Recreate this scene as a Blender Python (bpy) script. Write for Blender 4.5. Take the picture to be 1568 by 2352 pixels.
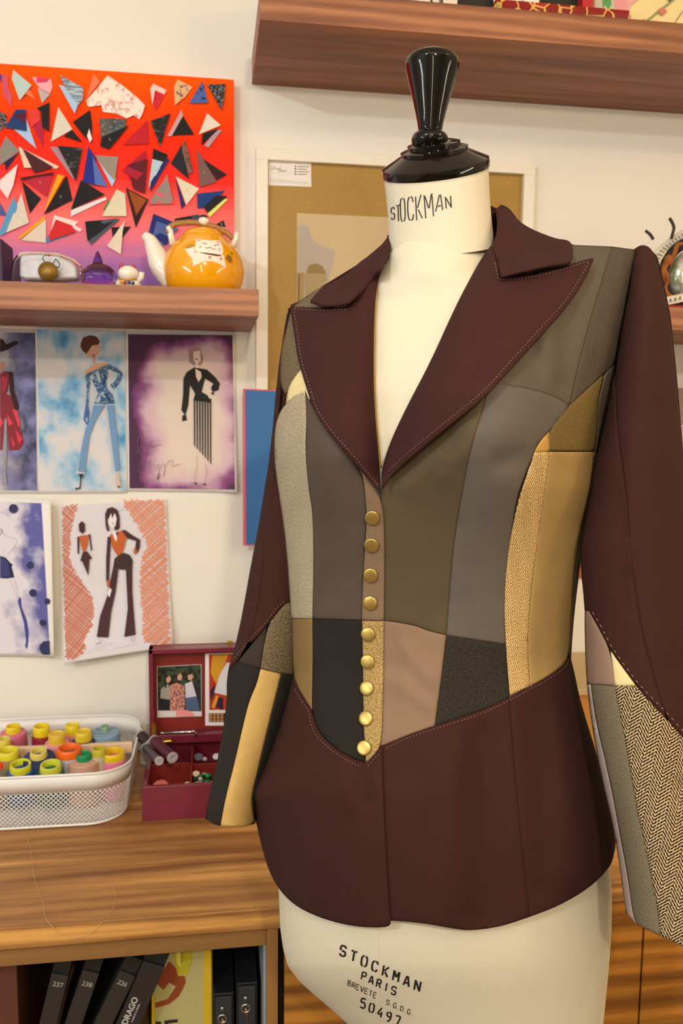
import bpy, math, random
import numpy as np
from mathutils import Vector, Matrix
from mathutils.geometry import delaunay_2d_cdt
random.seed(7); rng = np.random.default_rng(7)
D = bpy.data; COL = bpy.context.scene.collection; SC = bpy.context.scene
for o in list(D.objects): D.objects.remove(o)

# ------------------------------------------------------------------ camera
F = 1962.15; YAW, PITCH, ROLL = 0.150995, 0.111516, 0.011097
CZ = 1.45
cy_, sy_, cp_, sp_, cr_, sr_ = math.cos(YAW), math.sin(YAW), math.cos(PITCH), math.sin(PITCH), math.cos(ROLL), math.sin(ROLL)
FW = np.array([sy_*cp_, cy_*cp_, -sp_]); R0 = np.array([cy_, -sy_, 0.]); U0 = np.cross(R0, FW)
RT = R0*cr_ + U0*sr_; UP = -R0*sr_ + U0*cr_
cam = D.cameras.new('camera'); camo = D.objects.new('camera', cam); COL.objects.link(camo)
cam.sensor_fit = 'HORIZONTAL'; cam.sensor_width = 36; cam.lens = F/1568*36
camo.matrix_world = Matrix(((RT[0], UP[0], -FW[0], 0), (RT[1], UP[1], -FW[1], 0), (RT[2], UP[2], -FW[2], CZ), (0, 0, 0, 1)))
cam.dof.use_dof = True; cam.dof.focus_distance = 0.82; cam.dof.aperture_fstop = 17
cam.clip_start = 0.02
SC.camera = camo
SC.view_settings.view_transform = 'Standard'; SC.view_settings.look = 'None'
SC.view_settings.gamma = 1; SC.view_settings.exposure = -0.13
SC.view_settings.use_curve_mapping = False

# ------------------------------------------------------------------ light
w = D.worlds.new('world'); SC.world = w; w.use_nodes = True
w.node_tree.nodes['Background'].inputs[0].default_value = (1, .93, .85, 1)
w.node_tree.nodes['Background'].inputs[1].default_value = 0.0

def lamp(name, loc, target, size, power, color, spread=math.pi):
    l = D.lights.new(name, 'AREA'); l.shape = 'DISK'; l.size = size; l.energy = power; l.color = color; l.spread = spread
    o = D.objects.new(name, l); COL.objects.link(o); o.location = loc
    o.rotation_euler = (Vector(target)-Vector(loc)).to_track_quat('-Z', 'Y').to_euler()
    return o
WALL = 1.67
def bulb(name, loc, radius, power, color):
    l = D.lights.new(name, 'POINT'); l.shadow_soft_size = radius; l.energy = power; l.color = color
    o = D.objects.new(name, l); COL.objects.link(o); o.location = loc; return o
bulb('cool_ceiling_bulb', (-1.20, -0.95, 2.45), .035, 66, (.84, .94, 1))
bulb('warm_front_bulb', (0.18, -0.95, 2.14), .04, 58, (1, .84, .62))
bulb('warm_right_bulb', (1.55, -0.10, 2.50), .04, 20, (1, .70, .36))
def tube_lamp(name, loc, target, h, power, color):
    l = D.lights.new(name, 'AREA'); l.shape = 'RECTANGLE'; l.size = .035; l.size_y = h; l.energy = power; l.color = color
    o = D.objects.new(name, l); COL.objects.link(o); o.location = loc
    d = Vector(target)-Vector(loc); d.z = 0; o.rotation_euler = d.to_track_quat('-Z', 'Z').to_euler(); return o
tube_lamp('left_tube_lamp', (-1.90, -0.32, 1.45), (.16, .87, 1.4), 1.2, 9, (.90, .96, 1))
tube_lamp('rear_tube_lamp', (-0.42, -2.45, 1.45), (.16, .87, 1.4), 1.2, 10, (1, .84, .55))
tube_lamp('right_tube_lamp', (1.85, -0.28, 1.45), (.16, .87, 1.4), 1.2, 5, (1, .88, .68))
lamp('ambient_fill_light', (-0.3, -1.7, 2.62), (-.1, -.6, 0), 1.3, 6, (1, .98, .93))  # added soft overhead light for general ambient fill, not a room fixture

# ------------------------------------------------------------------ pixel rays
def ray(x, y): return (x-784)/F*RT-(y-1176)/F*UP+FW
def P(x, y, Y):
    d = ray(x, y); s = Y/d[1]; return np.array([d[0]*s, Y, CZ+d[2]*s])
def PZ(x, y, Z):
    d = ray(x, y); s = (Z-CZ)/d[2]; return np.array([d[0]*s, d[1]*s, Z])

# ------------------------------------------------------------------ materials
def lin(c):
    if isinstance(c, str):
        c = c.lstrip('#'); c = tuple(int(c[i:i+2], 16)/255 for i in (0, 2, 4))
    return tuple(((v/12.92) if v <= .04045 else ((v+.055)/1.055)**2.4) for v in c)+(1,)
class NT:
    def __init__(s, name):
        s.m = D.materials.new(name); s.m.use_nodes = True; s.t = s.m.node_tree
        s.b = s.t.nodes['Principled BSDF']
    def n(s, typ, **k):
        x = s.t.nodes.new(typ)
        for a, b in k.items(): setattr(x, a, b)
        return x
    def l(s, a, b): s.t.links.new(a, b)
    def math(s, op, a, b=None, c=None):
        x = s.n('ShaderNodeMath', operation=op)
        for i, v in enumerate((a, b, c)):
            if v is None: continue
            if isinstance(v, (int, float)): x.inputs[i].default_value = v
            else: s.l(v, x.inputs[i])
        return x.outputs[0]
    def mix(s, f, a, b):
        x = s.n('ShaderNodeMix', data_type='RGBA')
        for i, v in ((0, f), (6, a), (7, b)):
            if isinstance(v, (int, float, tuple)): x.inputs[i].default_value = v
            else: s.l(v, x.inputs[i])
        return x.outputs[2]
    def noise(s, vec, scale, detail=3, rough=.5):
        x = s.n('ShaderNodeTexNoise'); x.inputs['Scale'].default_value = scale; x.inputs['Detail'].default_value = detail
        x.inputs['Roughness'].default_value = rough; s.l(vec, x.inputs['Vector']); return x.outputs['Fac']
    def ramp(s, f, stops):
        x = s.n('ShaderNodeValToRGB'); e = x.color_ramp.elements
        while len(e) < len(stops): e.new(.5)
        for i, (p, c) in enumerate(stops): e[i].position = p; e[i].color = c
        s.l(f, x.inputs[0]); return x.outputs[0]
    def bump(s, h, dist, strength=1):
        x = s.n('ShaderNodeBump'); x.inputs['Distance'].default_value = dist; x.inputs['Strength'].default_value = strength
        s.l(h, x.inputs['Height']); s.l(x.outputs[0], s.b.inputs['Normal'])
    def coord(s, kind='Object', scale=(1, 1, 1), rot=(0, 0, 0)):
        tc = s.n('ShaderNodeTexCoord'); mp = s.n('ShaderNodeMapping')
        mp.inputs['Scale'].default_value = scale; mp.inputs['Rotation'].default_value = rot
        s.l(tc.outputs[kind], mp.inputs[0]); return mp.outputs[0]
MATS = {}
def mat(name, col, rough=.6, metal=0, var=.06, vs=60, spec=.5, trans=0, bump=0, coat=0, alpha=1):
    if name in MATS: return MATS[name]
    t = NT(name); c = lin(col)
    t.b.inputs['Roughness'].default_value = rough; t.b.inputs['Metallic'].default_value = metal
    t.b.inputs['Specular IOR Level'].default_value = spec; t.b.inputs['Transmission Weight'].default_value = trans
    t.b.inputs['Coat Weight'].default_value = coat
    v = t.coord()
    nf = t.noise(v, vs, 3)
    lo = tuple(x*(1-var) for x in c[:3])+(1,); hi = tuple(min(1, x*(1+var)) for x in c[:3])+(1,)
    t.l(t.mix(nf, lo, hi), t.b.inputs['Base Color'])
    if bump: t.bump(nf, bump)
    MATS[name] = t.m; return t.m
def cm(hexc): return mat('paint_'+hexc.strip('#'), hexc, .75, var=.05)

def fabric(name, c1, c2, kind, p=1.2, ang=45, w=10, slope=1.0, rough=.9, bump=.0002, amt=.5, sheen=0., mott=.12):
    t = NT(name); A, B = lin(c1), lin(c2)
    t.b.inputs['Roughness'].default_value = rough; t.b.inputs['Specular IOR Level'].default_value = .25
    t.b.inputs['Sheen Weight'].default_value = sheen; t.b.inputs['Sheen Roughness'].default_value = .5
    uv = t.coord('UV', (1000, 1000, 1000), (0, 0, math.radians(ang) if kind != 'herring' else math.radians(ang)))
    sx = t.n('ShaderNodeSeparateXYZ'); t.l(uv, sx.inputs[0]); u, v = sx.outputs[0], sx.outputs[1]
    nfine = t.noise(uv, 1.6/p, 2, .7)
    if kind == 'twill':
        h = t.math('MULTIPLY_ADD', t.math('SINE', t.math('MULTIPLY', u, 6.2832/p)), .5, .5)
        h = t.math('MULTIPLY_ADD', nfine, 1.1, t.math('MULTIPLY_ADD', h, .65, -.35))
        f = h
    elif kind == 'herring':
        tri = t.math('PINGPONG', u, w)
        ph = t.math('MULTIPLY', t.math('MULTIPLY_ADD', tri, slope, v), 6.2832/p)
        h = t.math('MULTIPLY_ADD', t.math('SINE', ph), .5, .5)
        xs = t.math('MULTIPLY_ADD', t.math('SINE', t.math('MULTIPLY', u, 6.2832/(p*.8))), .26, 0.)
        h = t.math('ADD', h, xs)
        h = t.math('MULTIPLY_ADD', t.math('SUBTRACT', nfine, .5), 1.7, h)
        f = t.ramp(h, [(.38, (0, 0, 0, 1)), (.62, (1, 1, 1, 1))])
    elif kind == 'tweed':
        g = t.math('MULTIPLY', t.math('SINE', t.math('MULTIPLY', u, 6.2832/p)), t.math('SINE', t.math('MULTIPLY', v, 6.2832/p)))
        h = t.math('MULTIPLY_ADD', g, .22, t.noise(uv, .9/p, 4, .8))
        f = t.ramp(h, [(.36, (0, 0, 0, 1)), (.62, (1, 1, 1, 1))])
    else:
        h = nfine; f = t.math('MULTIPLY_ADD', nfine, 2.6, -.8)
    big = t.noise(uv, .03, 3)
    if amt < 1 and kind == 'twill': f = t.math('MULTIPLY_ADD', f, amt, .5-amt*.5)
    c = t.mix(f, A, B)
    hs = t.n('ShaderNodeHueSaturation'); t.l(c, hs.inputs['Color'])
    t.l(t.math('MULTIPLY_ADD', big, mott*2, 1-mott), hs.inputs['Value'])
    t.l(hs.outputs[0], t.b.inputs['Base Color'])
    t.bump(h, bump, .8)
    MATS[name] = t.m; return t.m

def wood(name, dark, light, axis='X', scale=1., rough=.45, contrast=1., band=False):
    t = NT(name)
    s = {'X': (1.2, 22, 22), 'Z': (22, 22, 1.2)}[axis]
    v = t.coord('Object', tuple(a*scale for a in s))
    v2 = t.coord('Object', tuple(a*scale*5 for a in s))
    n1 = t.noise(v, 1.0, 5, .6)
    wv = t.n('ShaderNodeTexWave', wave_type='BANDS', bands_direction='Z' if axis == 'X' else 'X')
    wv.inputs['Scale'].default_value = .35; wv.inputs['Distortion'].default_value = 9; wv.inputs['Detail'].default_value = 4
    wv.inputs['Detail Scale'].default_value = .8
    t.l(v, wv.inputs['Vector'])
    n2 = t.noise(v2, 1.5, 3, .6)
    f = t.math('MULTIPLY_ADD', n1, .75, t.math('MULTIPLY_ADD', wv.outputs['Fac'], .22, t.math('MULTIPLY', n2, .18)))
    lo, hi = .5-.3/contrast+.02, .5+.3/contrast+.02
    mid = tuple((a+b)/2 for a, b in zip(lin(dark), lin(light)))
    c = t.ramp(f, [(max(0, lo), lin(dark)), (.55, mid), (min(1, hi), lin(light))])
    t.l(c, t.b.inputs['Base Color']); t.b.inputs['Roughness'].default_value = rough
    t.bump(n2, .0002, .5)
    MATS[name] = t.m; return t.m

def pat(name, c1, c2, sc, thr=.5, stretch=(1, 1, 1), rough=.8):
    t = NT(name); n = t.noise(t.coord('Object', stretch), sc, 3, .7)
    t.l(t.ramp(n, [(thr-.04, lin(c1)), (thr+.04, lin(c2))]), t.b.inputs['Base Color']); t.b.inputs['Roughness'].default_value = rough; MATS[name] = t.m; return t.m
# ------------------------------------------------------------------ object helpers
WL = {}
def tag(o, label=None, cat=None, group=None, kind=None):
    if label: o['label'] = label
    if cat: o['category'] = cat
    if group: o['group'] = group
    if kind: o['kind'] = kind
    return o
def empty(name, loc, label, cat, group=None):
    o = D.objects.new(name, None); o.empty_display_size = .02; COL.objects.link(o); o.location = loc
    WL[o.name] = np.array(loc, float); return tag(o, label, cat, group)
def mk(name, verts, faces, mats, parent=None, smooth=True, uv=None, mi=None, solid=0, soff=-1, bevel=0):
    v = np.asarray(verts, float)
    if parent is None:
        base = np.array([(v[:, 0].min()+v[:, 0].max())/2, (v[:, 1].min()+v[:, 1].max())/2, v[:, 2].min()])
    else: base = np.zeros(3)
    me = D.meshes.new(name); me.from_pydata((v-base).tolist(), [], [tuple(map(int, f)) for f in faces])
    if not isinstance(mats, (list, tuple)): mats = [mats]
    for m in mats: me.materials.append(m)
    if mi is not None: me.polygons.foreach_set('material_index', np.asarray(mi, 'i'))
    if smooth: me.polygons.foreach_set('use_smooth', [True]*len(me.polygons))
    if uv is not None:
        ul = me.uv_layers.new(name='UVMap'); uvv = np.asarray(uv)
        li = np.zeros(len(me.loops), 'i'); me.loops.foreach_get('vertex_index', li)
        ul.data.foreach_set('uv', uvv[li].ravel())
    me.update()
    o = D.objects.new(name, me); COL.objects.link(o)
    if parent is None: o.location = base; WL[o.name] = base
    else:
        o.parent = parent; o.location = -WL[parent.name]; WL[o.name] = np.zeros(3)
    if solid:
        s = o.modifiers.new('thickness', 'SOLIDIFY'); s.thickness = solid; s.offset = soff
    if bevel:
        b = o.modifiers.new('bevel', 'BEVEL'); b.width = bevel; b.segments = 2; b.limit_method = 'ANGLE'
    return o
class MB:
    def __init__(s): s.v = []; s.f = []; s.mi = []
    def add(s, v, f, m=0):
        k = len(s.v); s.v += [tuple(x) for x in v]; s.f += [tuple(i+k for i in q) for q in f]; s.mi += [m]*len(f); return s
    def box(s, a, b, m=0):
        x0, y0, z0 = a; x1, y1, z1 = b
        return s.add([(x0, y0, z0), (x1, y0, z0), (x1, y1, z0), (x0, y1, z0), (x0, y0, z1), (x1, y0, z1), (x1, y1, z1), (x0, y1, z1)],
                     [(0, 3, 2, 1), (4, 5, 6, 7), (0, 1, 5, 4), (1, 2, 6, 5), (2, 3, 7, 6), (3, 0, 4, 7)], m)
    def quadbox(s, fr, dy, m=0):
        """four front corners (any order around), pushed back along y"""
        a = [tuple(p) for p in fr]; b = [(p[0], p[1]+dy, p[2]) for p in fr]; n = len(fr)
        f = [tuple(range(n)), tuple(reversed(range(n, 2*n)))]+[(i, i+n, (i+1) % n+n, (i+1) % n) for i in range(n)]
        return s.add(a+b, f, m)
    def tube(s, pts, r, n=8, m=0, closed=False, flat=None):
        pts = [np.array(p, float) for p in pts]; N = len(pts)
        rr = r if isinstance(r, (list, tuple, np.ndarray)) else [r]*N
        ring = []; up = np.array([0, 0, 1.]); prev = None
        for i in range(N):
            a = pts[i-1] if (i > 0 or closed) else pts[i]; b = pts[(i+1) % N] if (i < N-1 or closed) else pts[i]
            t = b-a; t /= (np.linalg.norm(t)+1e-12)
            if prev is None:
                u = np.cross(t, up) if abs(t @ up) < .9 else np.cross(t, np.array([1., 0, 0]))
            else: u = prev-t*(prev @ t)
            u /= (np.linalg.norm(u)+1e-12); w_ = np.cross(t, u); prev = u
            for k in range(n):
                an = 2*math.pi*k/n; ring.append(pts[i]+rr[i]*(math.cos(an)*u+math.sin(an)*w_*(flat or 1)))
        f = []
        for i in range(N if closed else N-1):
            j = (i+1) % N
            for k in range(n): f.append((i*n+k, i*n+(k+1) % n, j*n+(k+1) % n, j*n+k))
        if not closed: f += [tuple(reversed(range(n))), tuple(range((N-1)*n, N*n))]
        return s.add(ring, f, m)
    def lathe(s, prof, c=(0, 0, 0), n=32, m=0, axis=(0, 0, 1), sx=1, sy=1, cap=True):
        ax = np.array(axis, float); ax /= np.linalg.norm(ax)
        u = np.cross(ax, np.array([0, 1., 0])) if abs(ax[1]) < .9 else np.cross(ax, np.array([1., 0, 0])); u /= np.linalg.norm(u); v_ = np.cross(ax, u)
        c = np.array(c, float); V = []
        for r, h in prof:
            for k in range(n):
                an = 2*math.pi*k/n; V.append(c+ax*h+r*(u*math.cos(an)*sx+v_*math.sin(an)*sy))
        f = []
        for i in range(len(prof)-1):
            for k in range(n): f.append((i*n+k, i*n+(k+1) % n, (i+1)*n+(k+1) % n, (i+1)*n+k))
        if cap: f += [tuple(reversed(range(n))), tuple(range((len(prof)-1)*n, len(prof)*n))]
        return s.add(V, f, m)
    def ball(s, c, r, m=0, sx=1, sy=1, sz=1, n=20, k=12):
        pr = [(max(1e-5, r*math.sin(math.pi*i/k)), -r*math.cos(math.pi*i/k)*sz) for i in range(k+1)]
        return s.lathe(pr, c, n, m, sx=sx, sy=sy)
    def build(s, name, mats, parent=None, smooth=True, **k):
        return mk(name, s.v, s.f, mats, parent, smooth, mi=s.mi, **k)
def sharp(o, ang=35):
    me = o.data
    try: me.set_sharp_from_angle(angle=math.radians(ang))
    except Exception: pass
    return o
def box(name, a, b, m, parent=None, bevel=.0012):
    return MB().box(a, b).build(name, m, parent, smooth=False, bevel=bevel)

def densify(pts, step):
    out = []
    for i in range(len(pts)):
        a = np.array(pts[i], float); b = np.array(pts[(i+1) % len(pts)], float); n = max(1, int(np.hypot(*(b-a))/step))
        for k in range(n): out.append(a+(b-a)*k/n)
    return np.array(out)
def smoothpoly(pts, sharp_deg=50, it=2, closed=True):
    """Chaikin rounding of gentle corners only"""
    pts = [np.array(p, float) for p in pts]
    for _ in range(it):
        n = len(pts); out = []
        for i in range(n):
            p = pts[i]
            if not closed and i in (0, n-1): out.append(p); continue
            a, b = pts[i-1], pts[(i+1) % n]
            d1, d2 = p-a, b-p; ang = math.degrees(math.acos(max(-1, min(1, (d1 @ d2)/(np.hypot(*d1)*np.hypot(*d2)+1e-9)))))
            if ang > sharp_deg or ang < 1: out.append(p)
            else: out += [p-d1*.25, p+d2*.25]
        pts = out
    return np.array(pts)
def segdist(Q, poly):
    A = poly; B = np.roll(poly, -1, 0); d = np.full(len(Q), 1e9)
    for a, b in zip(A, B):
        ab = b-a; L = ab @ ab+1e-9; t = np.clip(((Q-a) @ ab)/L, 0, 1)
        d = np.minimum(d, np.hypot(*(Q-a-t[:, None]*ab).T))
    return d
def inside(Q, poly):
    x, y = Q[:, 0], Q[:, 1]; r = np.zeros(len(Q), bool); n = len(poly); j = n-1
    for i in range(n):
        xi, yi = poly[i]; xj, yj = poly[j]
        c = ((yi > y) != (yj > y)) & (x < (xj-xi)*(y-yi)/((yj-yi) if yj != yi else 1e-9)+xi); r ^= c; j = i
    return r
def fill(pts, step, ringd=0):
    b = densify(pts, step); x0, y0 = b.min(0); x1, y1 = b.max(0)
    gx, gy = np.meshgrid(np.arange(x0, x1, step), np.arange(y0, y1, step)); G = np.stack([gx.ravel(), gy.ravel()], 1); lim = step*.45
    if len(G):
        G = G+rng.uniform(-.12, .12, G.shape)*step
        G = G[inside(G, b)]
    if ringd:
        t = np.roll(b, -1, 0)-np.roll(b, 1, 0); t /= np.hypot(*t.T)[:, None]+1e-9; nn = np.stack([-t[:, 1], t[:, 0]], 1)
        R_ = np.vstack([b+nn*ringd, b-nn*ringd]); R_ = R_[inside(R_, b)]
        if len(R_): R_ = R_[segdist(R_, b) > ringd*.9]
        lim = ringd+step*.5
    if len(G): G = G[segdist(G, b) > lim]
    if ringd and len(R_): G = np.vstack([G, R_])
    V = [Vector((float(p[0]), float(p[1]))) for p in list(b)+list(G)]
    r = delaunay_2d_cdt(V, [], [list(range(len(b)))], 1, 1e-5)
    vv = np.array([[p.x, p.y] for p in r[0]]); ff = [tuple(f) for f in r[2]]
    return vv, ff, b
def flat_items(name, parent, items, mapper, step=14, off0=.0008, doff=.00025, label=None):
    """coloured thin shapes laid on a flat or curled sheet: one mesh"""
    V = []; Fc = []; mi = []; mats = []; idx = {}
    for n, it in enumerate(items):
        pts, c = it[0], it[1]
        m = c if not isinstance(c, str) else cm(c)
        if m.name not in idx: idx[m.name] = len(mats); mats.append(m)
        vv, ff, b = fill(pts, step)
        k = len(V)
        for q in vv: V.append(mapper(q[0], q[1], off0+doff*n))
        for f in ff: Fc.append(tuple(i+k for i in f)); mi.append(idx[m.name])
    return mk(name, V, Fc, mats, parent, False, mi=mi)
def ribbon(pts, wd):
    """polyline -> polygon list (quads) in 2d"""
    pts = [np.array(p, float) for p in pts]; L = []; Rr = []
    for i, p in enumerate(pts):
        a = pts[max(0, i-1)]; b = pts[min(len(pts)-1, i+1)]; t = b-a; t /= np.hypot(*t)+1e-9; n = np.array([-t[1], t[0]])
        ww = wd[i] if isinstance(wd, (list, tuple)) else wd
        L.append(p+n*ww/2); Rr.append(p-n*ww/2)
    return L+Rr[::-1]
def catmull(pts, n=6):
    p = [np.array(q, float) for q in pts]; p = [p[0]*2-p[1]]+p+[p[-1]*2-p[-2]]; out = []
    for i in range(1, len(p)-2):
        for k in range(n):
            t = k/n; out.append(.5*((2*p[i])+(-p[i-1]+p[i+1])*t+(2*p[i-1]-5*p[i]+4*p[i+1]-p[i+2])*t*t+(-p[i-1]+3*p[i]-3*p[i+1]+p[i+2])*t**3))
    out.append(p[-2]); return out
def tx(Z, pts):
    s, ox, oy = Z; return [(ox+x/s, oy+y/s) for x, y in pts]
def wallmap(Y0, curl=None):
    def f(x, y, off=0):
        return P(x, y, Y0-off-(curl(x, y) if curl else 0))
    return f

# ================================================================== STRUCTURE
m_wall = mat('wall_paint', '#ebe7df', .85, var=.015, vs=8)
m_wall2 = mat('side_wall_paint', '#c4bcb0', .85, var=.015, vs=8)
m_ceil = mat('ceiling_paint', '#f4efe6', .9, var=.01)
def struct(name, a, b, m): o = box(name, a, b, m, bevel=0); o['kind'] = 'structure'; return o
struct('wall_back', (-2.2, WALL, 0), (2.6, WALL+.1, 2.7), m_wall)
struct('wall_left', (-2.3, -3.1, 0), (-2.2, WALL+.1, 2.7), m_wall2)
struct('wall_right', (2.6, -3.1, 0), (2.7, WALL+.1, 2.7), m_wall2)
struct('wall_front', (-2.2, -3.1, 0), (2.6, -3.0, 2.7), m_wall2)
struct('ceiling', (-2.3, -3.1, 2.7), (2.7, WALL+.1, 2.8), m_ceil)
m_floor = wood('floor_wood', '#4a3626', '#7a6044', 'X', .6)
struct('floor', (-2.3, -3.1, -.1), (2.7, WALL+.1, 0), m_floor)

# ================================================================== SHELVES, WORKTOP, CABINETS
m_shelf = wood('shelf_wood', '#6c3a20', '#b07450', 'X', 1.9, .5, 1.5)
m_desk = wood('worktop_wood', '#7e4e24', '#d8a058', 'X', 1.5, .42, 1.9)
m_zebra = wood('zebra_wood', '#5e3610', '#bc7e30', 'X', 1.3, .4, 1.6)
m_post = wood('post_wood', '#80552a', '#a87c44', 'Z', 1., .5, 1.2)
m_dark = mat('dark_recess', '#0c0a0a', .8)
YF = 1.405; ZS = CZ+.158
o = box('wall_shelf', (-1.2, YF, ZS), (.0757, WALL, ZS+.043), m_shelf); tag(o, 'wooden wall shelf carrying the yellow teapot and glass ornaments', 'shelf')
o = box('wall_shelf', (.62, YF, ZS-.003), (1.6, WALL, ZS+.036), m_shelf); tag(o, 'wooden wall shelf behind the right jacket sleeve under the tape ornament', 'shelf')
ZU = CZ+.6095
o = box('wall_shelf', (.0772, YF, ZU), (1.7, WALL, ZU+.048), m_shelf); tag(o, 'long wooden wall shelf above the black mannequin knob', 'shelf')
ZD = CZ-.66; YD = 1.086
e = e_desk = empty('desk_cabinet', (0, 1.35, 0), 'wooden desk cabinet with an open dark compartment under the worktop', 'cabinet')
o = box('worktop', (-1.5, YD, ZD-.030), (1.7, WALL, ZD), m_desk); tag(o, 'long wood grain worktop holding the thread basket and red box', 'worktop')
PX = P(612, 2140, YD+.006)[0]; PX2 = .0855
zc = ZD-.031
mb = MB(); mb.box((-1.5, YD+.006, zc-.026), (PX, YD+.030, zc)); mb.build('top_rail', wood('rail_wood', '#6e4a26', '#9a7040', 'X', 1), e, False, bevel=.001)
box('side_panel', (PX, YD+.006, .02), (PX2, WALL-.01, zc), m_post, e)
box('side_panel', (-1.5, YD+.006, .02), (-1.47, WALL-.01, zc), m_post, e)
box('back_panel', (-1.47, WALL-.02, .02), (PX, WALL-.01, zc), mat('grey_panel', '#55585c', .7), e)
box('bottom_panel', (-1.47, YD+.02, .06), (PX, WALL-.02, .08), m_post, e)
box('inner_panel', (PX-.004, YD+.008, .08), (PX-.0005, WALL-.02, zc-.001), mat('grey_blue_edge', '#8a9498', .5), e, .0002)
e2 = empty('door_cabinet', (.8, 1.35, 0), 'zebra striped wood cabinet with doors behind the dress form hips', 'cabinet')
box('carcass', (PX2+.003, YD+.03, .02), (1.7, WALL-.01, ZD-.031), m_dark, e2)
sx = P(1472, 2240, YD+.01)[0]
for x0, x1 in ((PX2+.009, sx-.0015), (sx+.0015, sx+.53), (sx+.533, 1.69)):
    box('door', (x0, YD+.010, .04), (x1, YD+.028, ZD-.033), m_zebra, e2, .0008)
# raised back ledge seen between torso and sleeve
lz = CZ-.49; ly = 1.43
e3 = empty('storage_chest', (.8, 1.55, ZD+.0002), 'light wooden storage chest on the worktop seen between torso and right sleeve', 'chest')
box('chest_body', (.50, ly+.01, ZD+.0002), (1.3, WALL-.005, lz-.012), mat('chest_wood', '#c98f45', .5), e3)
box('chest_top', (.50, ly, lz-.012), (1.3, WALL-.004, lz), mat('chest_top_tan', '#cdb68a', .6), e3)

# ================================================================== ORANGE CANVAS WITH SCRAPS
t = NT('canvas_paint'); v = t.coord('UV'); sxyz = t.n('ShaderNodeSeparateXYZ'); t.l(v, sxyz.inputs[0])
nz = t.noise(t.coord('UV', (3, 40, 1)), 1.5, 4)
f = t.math('MULTIPLY_ADD', nz, .10, t.math('SUBTRACT', sxyz.outputs[1], .05))
cc = t.ramp(f, [(.0, lin('#8a62b4')), (.16, lin('#a878c0')), (.27, lin('#e07a98')), (.38, lin('#fb7272')), (.55, lin('#f43028')), (.72, lin('#f63010')), (.86, lin('#fb4a04')), (1, lin('#ff5c00'))])
t.l(cc, t.b.inputs['Base Color']); t.b.inputs['Roughness'].default_value = .8; t.b.inputs['Specular IOR Level'].default_value = .15; t.bump(nz, .0006, .6)
cvx1 = P(537, 184, 1.645)[0]; cz1 = P(537, 183, 1.645)[2]; cz0 = ZS+.044
e = empty('fabric_scrap_canvas', ((-.75+cvx1)/2, 1.655, cz0), 'orange to purple painted canvas covered with stapled fabric scraps', 'canvas painting')
gx = np.linspace(-.75, cvx1, 2)
V = [(-.75, 1.645, cz0), (cvx1, 1.645, cz0), (cvx1, 1.645, cz1), (-.75, 1.645, cz1)]; V += [(a, 1.668, c) for a, b, c in V]
mk('painted_canvas', V, [(0, 1, 2, 3), (7, 6, 5, 4), (0, 4, 5, 1), (1, 5, 6, 2), (2, 6, 7, 3), (3, 7, 4, 0)], t.m, e, False,
   uv=[(0, 0), (1, 0), (1, 1), (0, 1)]*2)
Z1 = (2.6133, 0, 150)
K = '#141216'; CR = '#e4d8c4'
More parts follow.
